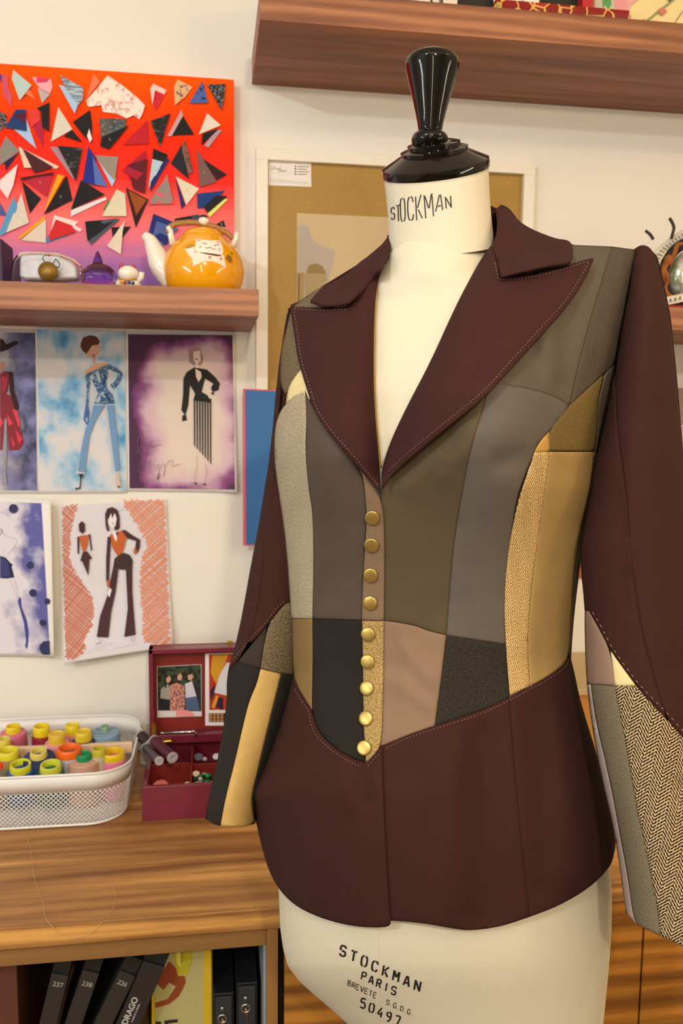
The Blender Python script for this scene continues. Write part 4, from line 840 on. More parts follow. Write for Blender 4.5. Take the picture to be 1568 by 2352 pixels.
flat_items('group_photo', lidr, [(tx(Z8, [(295,445),(795,420),(800,1005),(300,1020)]), '#d8d0d0'), (tx(Z8, [(300,450),(790,425),(795,950),(305,940)]), fo),
 (tx(Z8, [(340,700),(420,640),(470,760),(440,820),(330,820)]), '#9c948c'), (tx(Z8, [(320,800),(440,820),(440,940),(320,940)]), '#16161a'), (tx(Z8, [(390,570),(430,545),(455,580),(440,620),(410,630)]), sk), (tx(Z8, [(370,600),(390,555),(440,540),(400,580),(405,690),(385,680)]), '#1c1412'),
 (tx(Z8, [(440,660),(520,625),(600,670),(610,900),(600,940),(440,940),(450,780)]), '#b88070'), (tx(Z8, [(450,690),(570,650),(605,700),(610,900),(600,925),(450,925)]), pat('floral_dress', '#5c4058', '#d89070', 260, .48)), (tx(Z8, [(520,545),(560,520),(582,560),(565,600),(530,600)]), sk), (tx(Z8, [(505,600),(515,540),(550,512),(525,560),(530,620)]), '#2a1a14'),
 (tx(Z8, [(610,640),(690,610),(740,780),(620,800)]), '#c8c0d0'), (tx(Z8, [(700,610),(780,680),(795,900),(740,780)]), '#18181e'), (tx(Z8, [(615,800),(740,780),(780,945),(620,930)]), '#44587e'), (tx(Z8, [(640,530),(690,520),(705,560),(680,605),(645,590)]), sk), (tx(Z8, [(630,520),(680,500),(715,530),(690,530),(640,545)]), '#1c1412'),
 (tx(Z8, [(510,935),(640,935),(720,980),(700,1005),(510,1005)]), '#e08c88')], wallmap(ym), 25, .0006, .0001)
flat_items('postcard', lidr, [(tx(Z8, [(838,300),(1300,290),(1300,1110),(838,1110)]), '#e8e4e6'), (tx(Z8, [(880,310),(1280,300),(1280,930),(885,935)]), '#b83418'), (tx(Z8, [(920,320),(1100,310),(1000,560),(960,640),(900,520)]), '#d89a20'), (tx(Z8, [(1000,540),(1080,400),(1200,420),(1200,800),(940,740)]), '#dcdce4'),
 (tx(Z8, [(890,720),(950,640),(940,760),(900,840)]), '#3a1a34'), (tx(Z8, [(910,900),(960,770),(990,780),(940,920)]), '#e0a030'), (tx(Z8, [(960,900),(990,790),(1040,800),(1040,940)]), '#2c142c'), (tx(Z8, [(880,970),(1200,970),(1200,1070),(880,1070)]), '#3a241c')]+
 [(tx(Z8, [(885+k*42, 975+j*32), (915+k*42, 975+j*32), (915+k*42, 998+j*32), (885+k*42, 998+j*32)]), '#c88a50') for k in range(4) for j in range(3)], wallmap(ym), 25, .0006, .0001)
m_ch = mat('chrome', '#c8c8cc', .2, 1); m_br = mat('brass', '#c8a04a', .3, 1)
mb = MB(); yh = YX2-ld-.003; mb.tube([P(370, 1684, yh), P(445, 1680, yh), P(450, 1684, yh), P(449, 1692, yh)], .0022, 8); o = mb.build('chrome_handle', m_ch, lidr)
MB().ball(P(372, 1684, yh), .0032).build('rivet', m_ch, lidr); MB().ball(P(444, 1680, yh), .0032).build('rivet', m_ch, lidr)
MB().tube(catmull([P(368, 1706, yh), P(382, 1703, yh-.002), P(394, 1702, yh-.002)], 4), .004, 8).build('brass_latch', m_br, e)
MB().box(tuple(P(349, 1690, yh)), tuple(P(358, 1662, yh)+np.array([0, .006, 0]))).build('brass_hinge', m_br, lidr, False)
MB().box(tuple(P(522, 1484, YX2-ld-.002)), tuple(P(534, 1474, YX2-ld-.002)+np.array([0, .01, 0]))).build('brass_catch', m_br, lidr, False)
# contents
def button(x, y, Y, r, col, label, name='sewing_button', dz=0):
    p = P(x, y, Y); o = MB().lathe([(r*.6, 0), (r, .002), (r, .0045), (r*.8, .006), (r*.3, .0055)], (p[0], p[1], p[2]-.004), 20, axis=(0, -.4, 1)).build(name, mat('btn_'+col[1:], col, .3), None); return tag(o, label, 'button', 'buttons in the red box')
yi = YX+.035
button(369, 1803, yi, .013, '#c86460', 'large coral round button at the front left of the red box')
button(454, 1802, yi, .0085, '#b09488', 'dusty pink button right of the pale ones in the red box')
button(430, 1801, yi, .006, '#d8c8b4', 'small pale cream button in front of the wine divider')
button(456, 1737, yb_+.04, .0085, '#5c6068', 'grey round button in the back right part of the box')
button(470, 1742, yb_+.035, .004, '#c0a8a0', 'tiny pinkish button beside the grey one')
button(450, 1776, yi+.03, .0065, '#d8c0a8', 'small beige button behind the green bead heap')
button(497, 1736, yb_+.035, .007, '#d8d4d8', 'white button at the edge of the dark sleeve')
o = MB()
for i in range(26):
    p = P(446+random.uniform(0, 42), 1778+random.uniform(0, 20), yi+.008+random.uniform(0, .03)); o.ball(p, random.uniform(.0028, .0045), m=i % 3, n=10, k=6)
o = o.build('bead_heap', [mat('bead_green', '#1f7a40', .2), mat('bead_cream', '#dcd4c0', .25), mat('bead_darkgreen', '#124a2a', .2)], None); tag(o, 'small heap of green and cream beads in the red box', 'beads', kind='stuff')

# ================================================================== COMPARTMENT: BINDERS
m_bk = mat('black_cover', '#1a1715', .55, var=.1); m_sp = mat('spine_charcoal', '#2c2724', .5, var=.1)
def text_mesh(s, size, loc, rot, m, parent, bold=0):
    c_ = D.curves.new('t', 'FONT'); c_.body = s; c_.size = size; c_.extrude = .0003; c_.offset = bold; c_.align_x = 'CENTER'; c_.align_y = 'CENTER'
    ob = D.objects.new('t', c_); COL.objects.link(ob); bpy.context.view_layer.update()
    dg = bpy.context.evaluated_depsgraph_get(); me = D.meshes.new_from_object(ob.evaluated_get(dg)); D.objects.remove(ob)
    M_ = Matrix.Translation(loc) @ rot.to_4x4(); v = [tuple(M_ @ q.co) for q in me.vertices]; f = [tuple(p.vertices) for p in me.polygons]; D.meshes.remove(me)
    return mk('printed_text', v, f, m, parent, False)
m_prn = mat('grey_print', '#9c968e', .5)
BK = [((118, 2236), (157, 2243), (88, 2360), (130, 2360), '237', (133, 2262)), ((190, 2229), (227, 2238), (146, 2360), (190, 2360), '238', (200, 2261)), ((275, 2230), (311, 2244), (212, 2360), (260, 2360), '226', (281, 2259))]
yb = YD+.05
zsh = P(157, 2243, yb)[2]-.172
box('inner_shelf', (-1.47, YD+.02, zsh-.016), (PX-.005, WALL-.021, zsh-.0003), m_post, e_desk, .001)
def extend(a, b, z_y=2700):  # continue line a->b downwards
    k_ = (z_y-a[1])/(b[1]-a[1]); return (a[0]+(b[0]-a[0])*k_, z_y)
def binder(tl, tr, bl, br, label, name='binder', dep=.22, m=m_sp, yb=yb):
    pTL, pTR, pBL = P(*tl, yb), P(*tr, yb), P(*bl, yb); d = pBL-pTL; d /= np.linalg.norm(d); hgt = (pTR[2]-zsh)/-d[2]; pB1 = pTL+d*hgt; pB2 = pTR+d*hgt
    e_ = empty(name, tuple((pB1+pB2)/2+np.array([0, dep/2, 0])), label, 'binder', 'black binders leaning in the open compartment')
    MB().quadbox([pTL, pB1, pB2, pTR], .004).build('spine', m, e_, False, bevel=.0006)
    off = d*-.022
    a_, b_ = pTL+np.array([0, .005, 0])+off, pTR+np.array([0, .005, 0])+off
    MB().quadbox([a_, pB1+np.array([0, .005, 0]), pB2+np.array([0, .005, 0]), b_], dep).build('cover', m_bk, e_, False, bevel=.0006)
    return e_, pTL, pTR, d
for tl, tr, bl, br, tt, tp in BK:
    e_, a, b, d = binder(tl, tr, bl, br, 'black binder with the number %s leaning in the open compartment' % tt)
    rr = (b-a); ang = math.atan2(rr[2], rr[0]); c_ = P(tp[0], tp[1], yb-.0008)
    text_mesh(tt, .0095, c_, Matrix.Rotation(-ang, 3, 'Y') @ Matrix.Rotation(math.pi/2, 3, 'X'), m_prn, e_, .0001)
e_, a, b, d = binder((330, 2208), (378, 2222), (268, 2352), (320, 2352), 'wide black binder with a vertical white brand word, right of the numbered ones', m=mat('spine_brown', '#272120', .5), dep=.026, yb=YD+.045)
ang = math.atan2(-d[2], -d[0])
c_ = P(299, 2322, YD+.0442); text_mesh('DRAGO', .0118, c_, Matrix.Rotation(-ang, 3, 'Y') @ Matrix.Rotation(math.pi/2, 3, 'X'), mat('silver_print', '#b4b0a8', .4), e_, .0003)
c_ = P(311, 2327, YD+.0442); text_mesh('Lanificio in Biella', .0042, c_, Matrix.Rotation(-ang, 3, 'Y') @ Matrix.Rotation(math.pi/2, 3, 'X'), mat('silver_print', '#b4b0a8', .4), e_)
zf = zsh+.0003
def tallbox(name, px0, px1, pty, Y, dep, m, label, cat, z1=None):
    X0, X1 = P(px0, 2300, Y)[0], P(px1, 2300, Y)[0]; z1 = z1 if z1 else P(px0, pty, Y)[2]
    e_ = box(name, (X0, Y, zf), (X1, Y+dep, z1), m, None, .001); return tag(e_, label, cat)
tallbox('storage_box', -60, 41, 2199, YD+.04, .25, mat('brown_red_box', '#5a3226', .5), 'brown red storage box at the left end of the compartment', 'box')
o = tallbox('magazine_box', 355, 486, 2155, YD+.080, .22, mat('cream_yellow', '#b0a870', .5), 'yellow and cream box with a picture of hands in the compartment', 'box')
Y9 = (2.24, 0, 1900)
flat_items('hand_picture', o, [(tx(Y9, [(780,840),(795,840),(798,1190),(780,1190)]), '#c8b010'), (tx(Y9, [(1045,560),(1085,560),(1092,1190),(1048,1190)]), '#c8a818'), (tx(Y9, [(1085,620),(1092,620),(1098,1190),(1090,1190)]), '#5a4a08'),
 (tx(Y9, [(800,800),(870,690),(950,770),(955,800),(920,870),(870,910),(800,930),(798,905),(860,885),(905,820),(870,800),(840,838)]), '#8a3c14'),
 (tx(Y9, [(895,570),(985,570),(985,690),(960,765),(915,765),(898,700)]), '#b4a81c'), (tx(Y9, [(905,575),(928,575),(928,720),(908,700)]), '#d8d058'), stroke(tx(Y9, [(936,575),(936,700)]), 1.2, '#1c1a08'),
 (tx(Y9, [(800,1000),(830,1000),(825,1030),(800,1030)]), '#241c10'), (tx(Y9, [(845,995),(912,988),(915,1003),(865,1010),(860,1030),(845,1030)]), '#241c10')], wallmap(YD+.080), 30, .0006, .0001)
for (x0, x1, yt, Y, lb) in ((493, 534, 2292, YD+.06, 'black ring binder with metal finger hole next to yellow box'), (546, 588, 2268, YD+.05, 'black ring binder with metal finger hole against the right panel')):
    X0, X1 = P(x0, 2300, Y)[0], P(x1, 2300, Y)[0]
    e_ = empty('ring_binder', ((X0+X1)/2, Y+.1, zf), lb, 'binder', 'black ring binders beside the yellow box')
    box('cover', (X0-.002, Y+.003, zf), (X1+.002, Y+.25, P(x0, yt-6, Y)[2]), mat('binder_black', '#101216', .5), e_)
    box('label_strip', (X0+.001, Y, zf+.02), (X1-.001, Y+.002, P(x0, yt, Y)[2]), mat('binder_grey', '#2a2c30', .5), e_)
    cx_ = (x0+x1)/2
    for dy_, r_, nm in ((25, .0028, 'rivet'),):
        MB().ball(P(cx_-3, yt+dy_, Y-.001), r_, sy=.5).build(nm, m_ch, e_)
    mb = MB(); c_ = P(cx_-3, yt+48, Y-.0012); mb.tube([c_+.006*np.array([math.cos(a), 0, math.sin(a)]) for a in np.linspace(0, 6.283, 25)[:-1]], .0012, 8, closed=True); mb.build('finger_ring', m_ch, e_)
    MB().tube([c_, c_+np.array([.003, .001, -.018])], .0015, 6).build('ring_pull', mat('copper_pull', '#a87850', .4, .7), e_)
# loose thread hanging over the worktop edge
zt = ZD+.0012
tp = [PZ(60, 1915, zt), PZ(72, 1960, zt), PZ(80, 2020, zt), PZ(98, 2070, zt), PZ(104, 2105, zt)]
fr = [P(118, 2126, YD-.0015), P(135, 2145, YD-.003), P(165, 2154, YD-.003), P(200, 2147, YD-.003), P(232, 2122, YD-.0015)]
tp2 = [PZ(258, 2090, zt), PZ(266, 2060, zt), PZ(250, 2020, zt)]
o = MB().tube(catmull(tp+fr+tp2, 8), .00035, 5).build('loose_thread', mat('thread_pale', '#c0a478', .6), None); tag(o, 'thin pale thread looping over the front edge of the worktop', 'thread')
#==JACKET==
# ================================================================== DRESS FORM AND JACKET: the shared body surface
KP = .87/F
def interp(tab):
    ys = [a[0] for a in tab]; return lambda y: [float(np.interp(y, ys, [a[i] for a in tab])) for i in range(1, len(tab[0]))]
# y, xl, xr, centre depth, depth radius
TORSO = interp([(430, 660, 1470, .885, .05), (600, 664, 1462, .885, .07), (700, 660, 1445, .882, .095), (800, 645, 1428, .880, .115), (900, 640, 1405, .878, .128), (980, 631, 1385, .877, .132), (1050, 629, 1374, .877, .132), (1120, 638, 1369, .877, .126),
 (1200, 651, 1347, .877, .115), (1300, 660, 1333, .877, .104), (1380, 666, 1322, .877, .098), (1450, 669, 1314, .877, .096), (1510, 670, 1311, .877, .098), (1545, 672, 1318, .877, .101), (1600, 660, 1330, .877, .106), (1680, 637, 1354, .877, .116), (1760, 605, 1379, .877, .124),
 (1820, 574, 1394, .877, .130), (1860, 584, 1405, .877, .133), (1930, 596, 1415, .877, .137), (2000, 612, 1413, .877, .140), (2060, 624, 1409, .877, .141), (2160, 640, 1404, .877, .140)])
XC = 1005
def ytop(x): return float(np.interp(x, [640, 668, 740, 820, 893, 1000, 1140, 1200, 1320, 1458, 1480], [720, 705, 655, 605, 545, 520, 480, 520, 562, 570, 575]))
FOLDS = [(1030, 1760, 1010, 2110, 42, .0066), (1110, 1700, 1120, 2100, 30, -.0056), (760, 1790, 700, 2080, 40, .0056), (640, 1700, 620, 1960, 26, -.003), (1290, 1600, 1330, 2000, 36, .0062), (1240, 1640, 1250, 2040, 24, -.003),
 (785, 1770, 800, 1850, 14, .0022), (830, 1770, 845, 1840, 9, -.0022), (1380, 1700, 1400, 1950, 20, -.004),
 (930, 1490, 990, 1560, 16, .0022), (900, 1560, 985, 1620, 14, .0020), (905, 1480, 900, 1650, 12, -.0014), (1250, 690, 1270, 850, 20, .0046), (1215, 780, 1245, 860, 12, -.002), (1300, 720, 1290, 880, 22, -.0034),
 (1110, 1180, 1080, 1420, 40, .0016), (960, 1180, 1010, 1400, 34, -.0014), (690, 1200, 700, 1350, 18, .0016), (1080, 1000, 1020, 1090, 20, .0030), (930, 1120, 1010, 1050, 12, .0016), (1190, 1050, 1150, 1060, 20, -.0036),
 (1290, 1100, 1250, 1500, 30, -.0020), (740, 1500, 760, 1680, 20, .0012), (780, 1150, 770, 1400, 26, .0010)]
def gauss_seg(x, y, f):
    x0, y0, x1, y1, w_, a = f; dx, dy = x1-x0, y1-y0; t = max(0, min(1, ((x-x0)*dx+(y-y0)*dy)/(dx*dx+dy*dy)))
    d2 = (x-x0-t*dx)**2+(y-y0-t*dy)**2; return a*math.exp(-d2/(2*w_*w_)) if d2 < 9*w_*w_ else 0
def bust(x, y):
    b = .030*math.exp(-((x-1140)/115)**2-((y-1000)/(160 if y < 1000 else 190))**2)
    b += .026*math.exp(-((x-735)/90)**2-((y-1035)/(150 if y < 1035 else 180))**2)
    b -= .010*math.exp(-((x-900)/60)**2-((y-1000)/140)**2)
    b += .012*math.exp(-((x-900)/190)**2-((y-1980)/260)**2)
    return b
def torsoY(x, y, folds=True):
    xl, xr, Yc, B = TORSO(y); xc = (xl+xr)/2; hw = (xr-xl)/2; t = (x-xc)/hw; t = max(-.998, min(.998, t))
    s = (1-abs(t)**2.15)**.5
    q = (y-ytop(x))/190; g = 0 if q <= 0 else (1 if q >= 1 else math.sqrt(1-(1-q)**2))
    Y = Yc-.21*(x-xc)*KP-B*s*(.12+.88*g)
    Y -= bust(x, y)*min(1, s*1.4)*g
    if folds:
        f = sum(gauss_seg(x, y, k) for k in FOLDS)*min(1, s*1.5)
        f += .0007*math.sin(x*.031+y*.009)*math.sin(y*.017-x*.012)
        Y -= f*1.6
    return Y
def torsoUV(x, y):
    xl, xr, Yc, B = TORSO(y); xc = (xl+xr)/2; hw = (xr-xl)/2; t = max(-1, min(1, (x-xc)/hw)); return (hw*math.asin(t)*KP, -y*KP)
# sleeves
SLR = interp([(565, 1462, 1498, .86, .018), (600, 1450, 1512, .85, .030), (650, 1440, 1524, .845, .042), (730, 1425, 1540, .838, .052), (850, 1405, 1553, .828, .060), (950, 1388, 1562, .820, .062), (1050, 1366, 1570, .812, .063), (1150, 1352, 1580, .806, .063), (1250, 1332, 1590, .800, .063),
 (1330, 1334, 1597, .795, .062), (1400, 1341, 1603, .790, .061), (1560, 1345, 1618, .778, .060), (1700, 1364, 1630, .766, .059), (1800, 1384, 1640, .756, .058), (1900, 1408, 1650, .746, .057), (2000, 1424, 1660, .737, .056), (2096, 1436, 1668, .729, .055), (2230, 1450, 1680, .72, .054)])
SLL = interp([(690, 664, 720, .93, .02), (720, 659, 750, .935, .03), (760, 652, 770, .94, .040), (830, 641, 775, .945, .046), (900, 633, 770, .948, .048), (980, 626, 765, .950, .048), (1060, 617, 755, .950, .048), (1160, 601, 745, .950, .047), (1230, 589, 735, .948, .046), (1320, 572, 725, .945, .046),
 (1400, 558, 715, .940, .045), (1480, 541, 705, .934, .044), (1530, 525, 698, .930, .043), (1560, 520, 690, .928, .043), (1600, 521, 680, .925, .042), (1660, 514, 660, .920, .042), (1740, 500, 630, .914, .041), (1800, 486, 606, .910, .040), (1870, 472, 588, .906, .040), (1920, 468, 583, .904, .039)])
def tubeY(tab, m, folds=()):
    def f(x, y):
        xl, xr, Yc, B = tab(y); xc = (xl+xr)/2; hw = (xr-xl)/2; t = max(-.998, min(.998, (x-xc)/hw)); s = (1-t*t)**.5
        return Yc+m*(x-xc)*KP-B*s-sum(gauss_seg(x, y, k) for k in folds)*min(1, s*1.5)
    def uv(x, y):
        xl, xr, Yc, B = tab(y); xc = (xl+xr)/2; hw = (xr-xl)/2; t = max(-1, min(1, (x-xc)/hw)); return (hw*math.asin(t)*KP, -y*KP)
    return f, uv
slrY, slrUV = tubeY(SLR, -.12, [(1450, 1000, 1440, 1300, 14, .003), (1425, 1150, 1440, 1400, 9, -.0025), (1500, 1000, 1520, 1500, 18, .002), (1490, 700, 1500, 900, 22, .002), (1440, 1250, 1450, 1450, 10, .002)])
sllY, sllUV = tubeY(SLL, .12, [(640, 900, 600, 1300, 12, .0025), (560, 1600, 520, 1850, 14, .002)])

def panel(name, pts, m, parent, Yf=torsoY, UVf=torsoUV, off=0., thick=.0014, step=9, groove=.0008, gw=3., rnd=True, tweak=None):
    pp = smoothpoly(pts) if rnd else np.array(pts, float)
    vv, ff, b = fill(pp, step, 4.); d = segdist(vv, b)
    V = []; UV = []
    for (x, y), dd in zip(vv, d):
        Y = Yf(x, y)-off+groove*math.exp(-(dd/gw)**2)
        if tweak: Y -= tweak(x, y)
        V.append(P(x, y, Y)); UV.append(UVf(x, y))
    ff = [tuple(reversed(q)) for q in ff]
    return mk(name, V, ff, m, parent, True, uv=UV, solid=thick, soff=1 if False else -1)

# fabrics
f_mar = fabric('maroon_wool', '#2a1310', '#43221b', 'twill', 1.3, 55, amt=.35, bump=.00012, mott=.05)
f_mar2 = fabric('maroon_lapel_wool', '#2d1514', '#44221e', 'twill', 1.3, -30, amt=.3, bump=.0001, mott=.05)
f_brn = fabric('brown_twill', '#40352f', '#62544b', 'twill', 2.2, 30, amt=.7, bump=.0003)
f_grn = fabric('olive_cotton', '#44392a', '#625440', 'plain', 1.1, 45, mott=.07, bump=.0001)
f_gry = fabric('grey_brushed_cotton', '#4c453f', '#6e655e', 'plain', 1.2, 45, mott=.07, bump=.0001)
f_che = fabric('grey_brown_suiting', '#483f35', '#665c50', 'twill', 1.3, -50, amt=.5, bump=.0001)
f_str = fabric('ribbed_brown_twill', '#362d24', '#62564a', 'twill', 2.6, -22, amt=.8, bump=.0004)
f_oat = fabric('oatmeal_tweed', '#625846', '#d0c4a8', 'tweed', 1.5, 20, bump=.0005)
f_olt = fabric('olive_speckled_tweed', '#4c3b18', '#8a7444', 'tweed', 1.4, 0, bump=.0004)
f_crm = fabric('cream_cotton', '#d8c48e', '#e8d8a6', 'plain', 1.2, 0, mott=.04)
f_dkt = fabric('dark_salt_tweed', '#1e1812', '#907e60', 'tweed', 1.7, 15, bump=.0005)
f_gld = fabric('gold_twill', '#a8813c', '#c9a25c', 'twill', 2.0, 40, amt=.7, bump=.0003)
f_kha = fabric('khaki_twill', '#8a6e42', '#b4965f', 'twill', 2.0, 20, amt=.7, bump=.0002)
f_kh2 = fabric('khaki_cotton', '#6e5836', '#8e744a', 'plain', 1.2, 20, mott=.08)
f_her = fabric('gold_herringbone', '#a07a42', '#e8cb92', 'herring', 3.5, -8, w=10, slope=1.3, bump=.0007)
f_hr2 = fabric('brown_cream_herringbone', '#2c1c16', '#c8b088', 'herring', 3.9, 20, w=11, slope=1.1, bump=.0009)
f_blk = fabric('black_brown_suiting', '#1c1816', '#2a2421', 'twill', 1.2, 20, amt=.4, bump=.0001)
f_fel = fabric('taupe_felt', '#6c5744', '#8a735c', 'plain', 2.0, 0, mott=.15, bump=.0003)
f_gtw = fabric('gold_speckled_tweed', '#5c431c', '#ceb074', 'tweed', 1.9, 30, bump=.0006)
f_tan = fabric('pinkish_tan_cotton', '#745c4a', '#947a66', 'twill', 1.3, -40, amt=.5, mott=.06)
f_cht = fabric('charcoal_tweed', '#15130f', '#3c372e', 'tweed', 2.2, 40, bump=.0006)
f_gyt = fabric('grey_taupe_tweed', '#3c3428', '#8f836c', 'tweed', 1.25, 0, bump=.0003)
f_pnk = fabric('pale_pink_cotton', '#82695a', '#987e6c', 'plain', 1.2, 0, mott=.05)
f_bge = fabric('beige_twill', '#b89450', '#d2b070', 'twill', 1.9, 30, amt=.6, bump=.0002)
f_lin = fabric('pale_lining', '#a8948c', '#c0aca2', 'plain', 1., 0)
f_dbr = fabric('dark_brown_suiting', '#302622', '#3e332d', 'twill', 1.2, 0, amt=.4)

base_ = P(1005, 2400, .877); base_[2] = 0
J = empty('jacket', (base_[0], .877, P(1005, 2130, .877)[2]), 'dark maroon tailored jacket with brown, khaki and herringbone patchwork panels on the dress form', 'jacket')
pn = lambda name, pts, m, **k: panel(name, pts, m, J, **k)
A = pn('front_placket', [(833,1085),(857,1112),(876,1151),(882,1200),(883,1300),(881,1426),(830,1425),(832,1355),(838,1253),(843,1182)], f_fel, off=.0028)
pn('front_placket', [(831,1426),(881,1427),(880,1560),(876,1712),(858,1735),(840,1753),(834,1661),(833,1508)], f_gtw, off=.0028)
pn('front_panel', [(700,895),(712,925),(735,965),(775,1015),(836,1088),(843,1182),(838,1253),(832,1355),(830,1425),(775,1423),(717,1421),(720,1304),(718,1176),(709,1130),(700,1036),(704,960)], f_brn, off=.0008)
pn('side_panel', [(656,929),(674,911),(690,902),(706,912),(704,960),(700,1036),(709,1130),(718,1176),(720,1304),(717,1421),(667,1421),(665,1380),(660,1300),(651,1206),(638,1120),(629,1050),(631,980),(643,945)], f_oat)
pn('shoulder_panel', [(656,930),(660,895),(675,865),(692,848),(712,880),(709,925),(697,905),(674,910)], f_crm)
pn('shoulder_panel', [(668,706),(657,760),(645,800),(642,880),(655,906),(668,880),(692,848),(700,800),(760,700),(790,640),(740,657),(700,682)], f_dkt)
pn('waist_panel', [(669,1422),(717,1422),(718,1523),(715,1632),(695,1602),(680,1576),(672,1540),(670,1490)], f_kh2)
pn('waist_panel', [(717,1422),(831,1426),(833,1508),(834,1661),(840,1753),(797,1737),(756,1709),(725,1673),(715,1632),(718,1523)], f_blk)
pn('front_panel', [(880,1090),(933,1020),(1021,950),(1115,880),(1118,905),(1084,1017),(1065,1111),(1043,1238),(1037,1304),(1024,1459),(981,1449),(955,1437),(881,1425),(870,1426),(870,1160)], f_grn)
pn('front_panel', [(1118,905),(1110,870),(1150,882),(1210,891),(1273,910),(1308,932),(1273,979),(1235,1017),(1210,1080),(1185,1143),(1169,1253),(1157,1381),(1162,1480),(1090,1470),(1024,1459),(1037,1304),(1043,1238),(1065,1111),(1084,1017)], f_gry)
pn('chest_panel', [(1060,905),(1150,882),(1210,891),(1273,910),(1308,932),(1327,841),(1361,715),(1390,620),(1405,566),(1330,563),(1260,560),(1180,700)], f_che)
pn('shoulder_panel', [(1405,566),(1458,573),(1456,600),(1447,649),(1431,726),(1418,795),(1411,838),(1389,856),(1345,897),(1309,931),(1327,841),(1361,715),(1390,620)], f_str)
pn('side_patch', [(1386,861),(1345,897),(1309,930),(1279,964),(1261,992),(1262,1035),(1306,1036),(1364,1037),(1371,1003),(1373,920),(1384,881)], f_olt)
pn('side_patch', [(1411,838),(1389,858),(1384,881),(1373,920),(1370,1003),(1366,1037),(1374,1040),(1385,980),(1397,930),(1408,880)], f_che)
pn('side_patch', [(1261,992),(1262,1037),(1225,1040),(1240,1014)], f_gld)
pn('herringbone_panel', [(1228,1038),(1263,1038),(1253,1115),(1234,1249),(1219,1364),(1211,1478),(1217,1576),(1170,1598),(1167,1555),(1161,1482),(1157,1383),(1163,1287),(1177,1210),(1192,1145),(1215,1078)], f_her)
pn('side_panel', [(1263,1038),(1364,1038),(1362,1084),(1345,1172),(1330,1249),(1318,1325),(1312,1421),(1308,1503),(1291,1530),(1253,1557),(1217,1576),(1211,1478),(1219,1364),(1234,1249),(1253,1115)], f_kha)
pn('side_panel', [(1364,1037),(1376,1040),(1370,1110),(1348,1195),(1334,1290),(1323,1370),(1315,1450),(1311,1517),(1308,1503),(1312,1421),(1318,1325),(1330,1249),(1345,1172),(1362,1084)], f_dkt)
pn('waist_panel', [(870,1425),(881,1425),(955,1437),(981,1449),(1024,1459),(1016,1534),(998,1667),(935,1689),(876,1714),(870,1714)], f_tan)
pn('waist_panel', [(1024,1459),(1090,1470),(1162,1480),(1165,1550),(1169,1603),(1100,1634),(998,1667),(1016,1534)], f_cht)
pn('peplum', [(850,1724),(876,1713),(935,1688),(998,1667),(1100,1634),(1169,1602),(1181,1759),(1193,1887),(1216,2106),(1149,2129),(1079,2138),(1034,2132),(970,2120),(896,2114),(860,2112)], f_mar)
pn('peplum', [(1169,1602),(1217,1576),(1253,1557),(1291,1530),(1309,1506),(1318,1540),(1330,1600),(1354,1680),(1379,1760),(1405,1860),(1415,1932),(1410,1963),(1401,1992),(1353,2040),(1283,2081),(1216,2106),(1193,1887),(1181,1759)], f_mar)
pn('peplum', [(672,1552),(680,1575),(695,1601),(715,1632),(725,1673),(756,1709),(797,1737),(840,1753),(858,1735),(876,1712),(879,1800),(885,1950),(894,2090),(897,2122),(888,2131),(817,2129),(747,2113),(683,2085),(645,2050),(616,2000),(597,1930),(586,1880),(574,1822),(605,1760),(637,1680),(660,1600)], f_mar, off=.0035)
# inner shell: the back, closing round both sides
def shell(name, tab, m, mat_, y0, y1, nt=28, k=1., inset=0, cap=False, back=1.):
    V = []; Fq = []; UV = []; ys = np.arange(y0, y1+1, 18)
    for y in ys:
        xl, xr, Yc, B = tab(y); xc = (xl+xr)/2; hw = (xr-xl)/2-inset
        for i in range(nt+1):
            th = math.pi*i/nt; t = -math.cos(th); x = xc+hw*t
            V.append(P(x, y, Yc+m*(x-xc)*KP+B*math.sin(th)*back)); UV.append((hw*th*KP, -y*KP))
    n = nt+1
    for j in range(len(ys)-1):
        for i in range(nt): Fq.append((j*n+i, j*n+i+1, (j+1)*n+i+1, (j+1)*n+i))
    return mk(name, V, Fq, mat_, J, True, uv=UV, solid=.0014, soff=0)
# back piece: shoulders close at the shoulder line, hem follows the front hem
def backpiece():
    V = []; Fq = []; UV = []; nt = 44; ny = 70
    for j in range(ny+1):
        b = j/ny
        for i in range(nt+1):
            th = math.pi*i/nt; t = -math.cos(th)
            xt = 1062+398*t; y0 = ytop(xt)+3 if abs(t) < .999 else ytop(xt); y1 = 2000+90*math.sin(th)**.7
            if t > .5: y1 = min(y1, 2000-110*(t-.5))
            if t < -.5: y1 = min(y1, 2000-130*(-t-.5))
            y = y0+(y1-y0)*b
            xl, xr, Yc, B = TORSO(y); xc = (xl+xr)/2; hw = (xr-xl)/2; x = xc+hw*t*.988
            q = min(1, (y-ytop(x))/190) if y > ytop(x) else 0; g = math.sqrt(max(0, 1-(1-q)**2))
            V.append(P(x, y, Yc-.21*(x-xc)*KP+B*.95*math.sin(th)*(.05+.95*g))); UV.append((hw*th*KP, -y*KP))
    n = nt+1
    for j in range(ny):
        for i in range(nt): Fq.append((j*n+i, j*n+i+1, (j+1)*n+i+1, (j+1)*n+i))
    return mk('back_panel', V, Fq, f_mar, J, True, uv=UV, solid=.0014, soff=0)
backpiece()
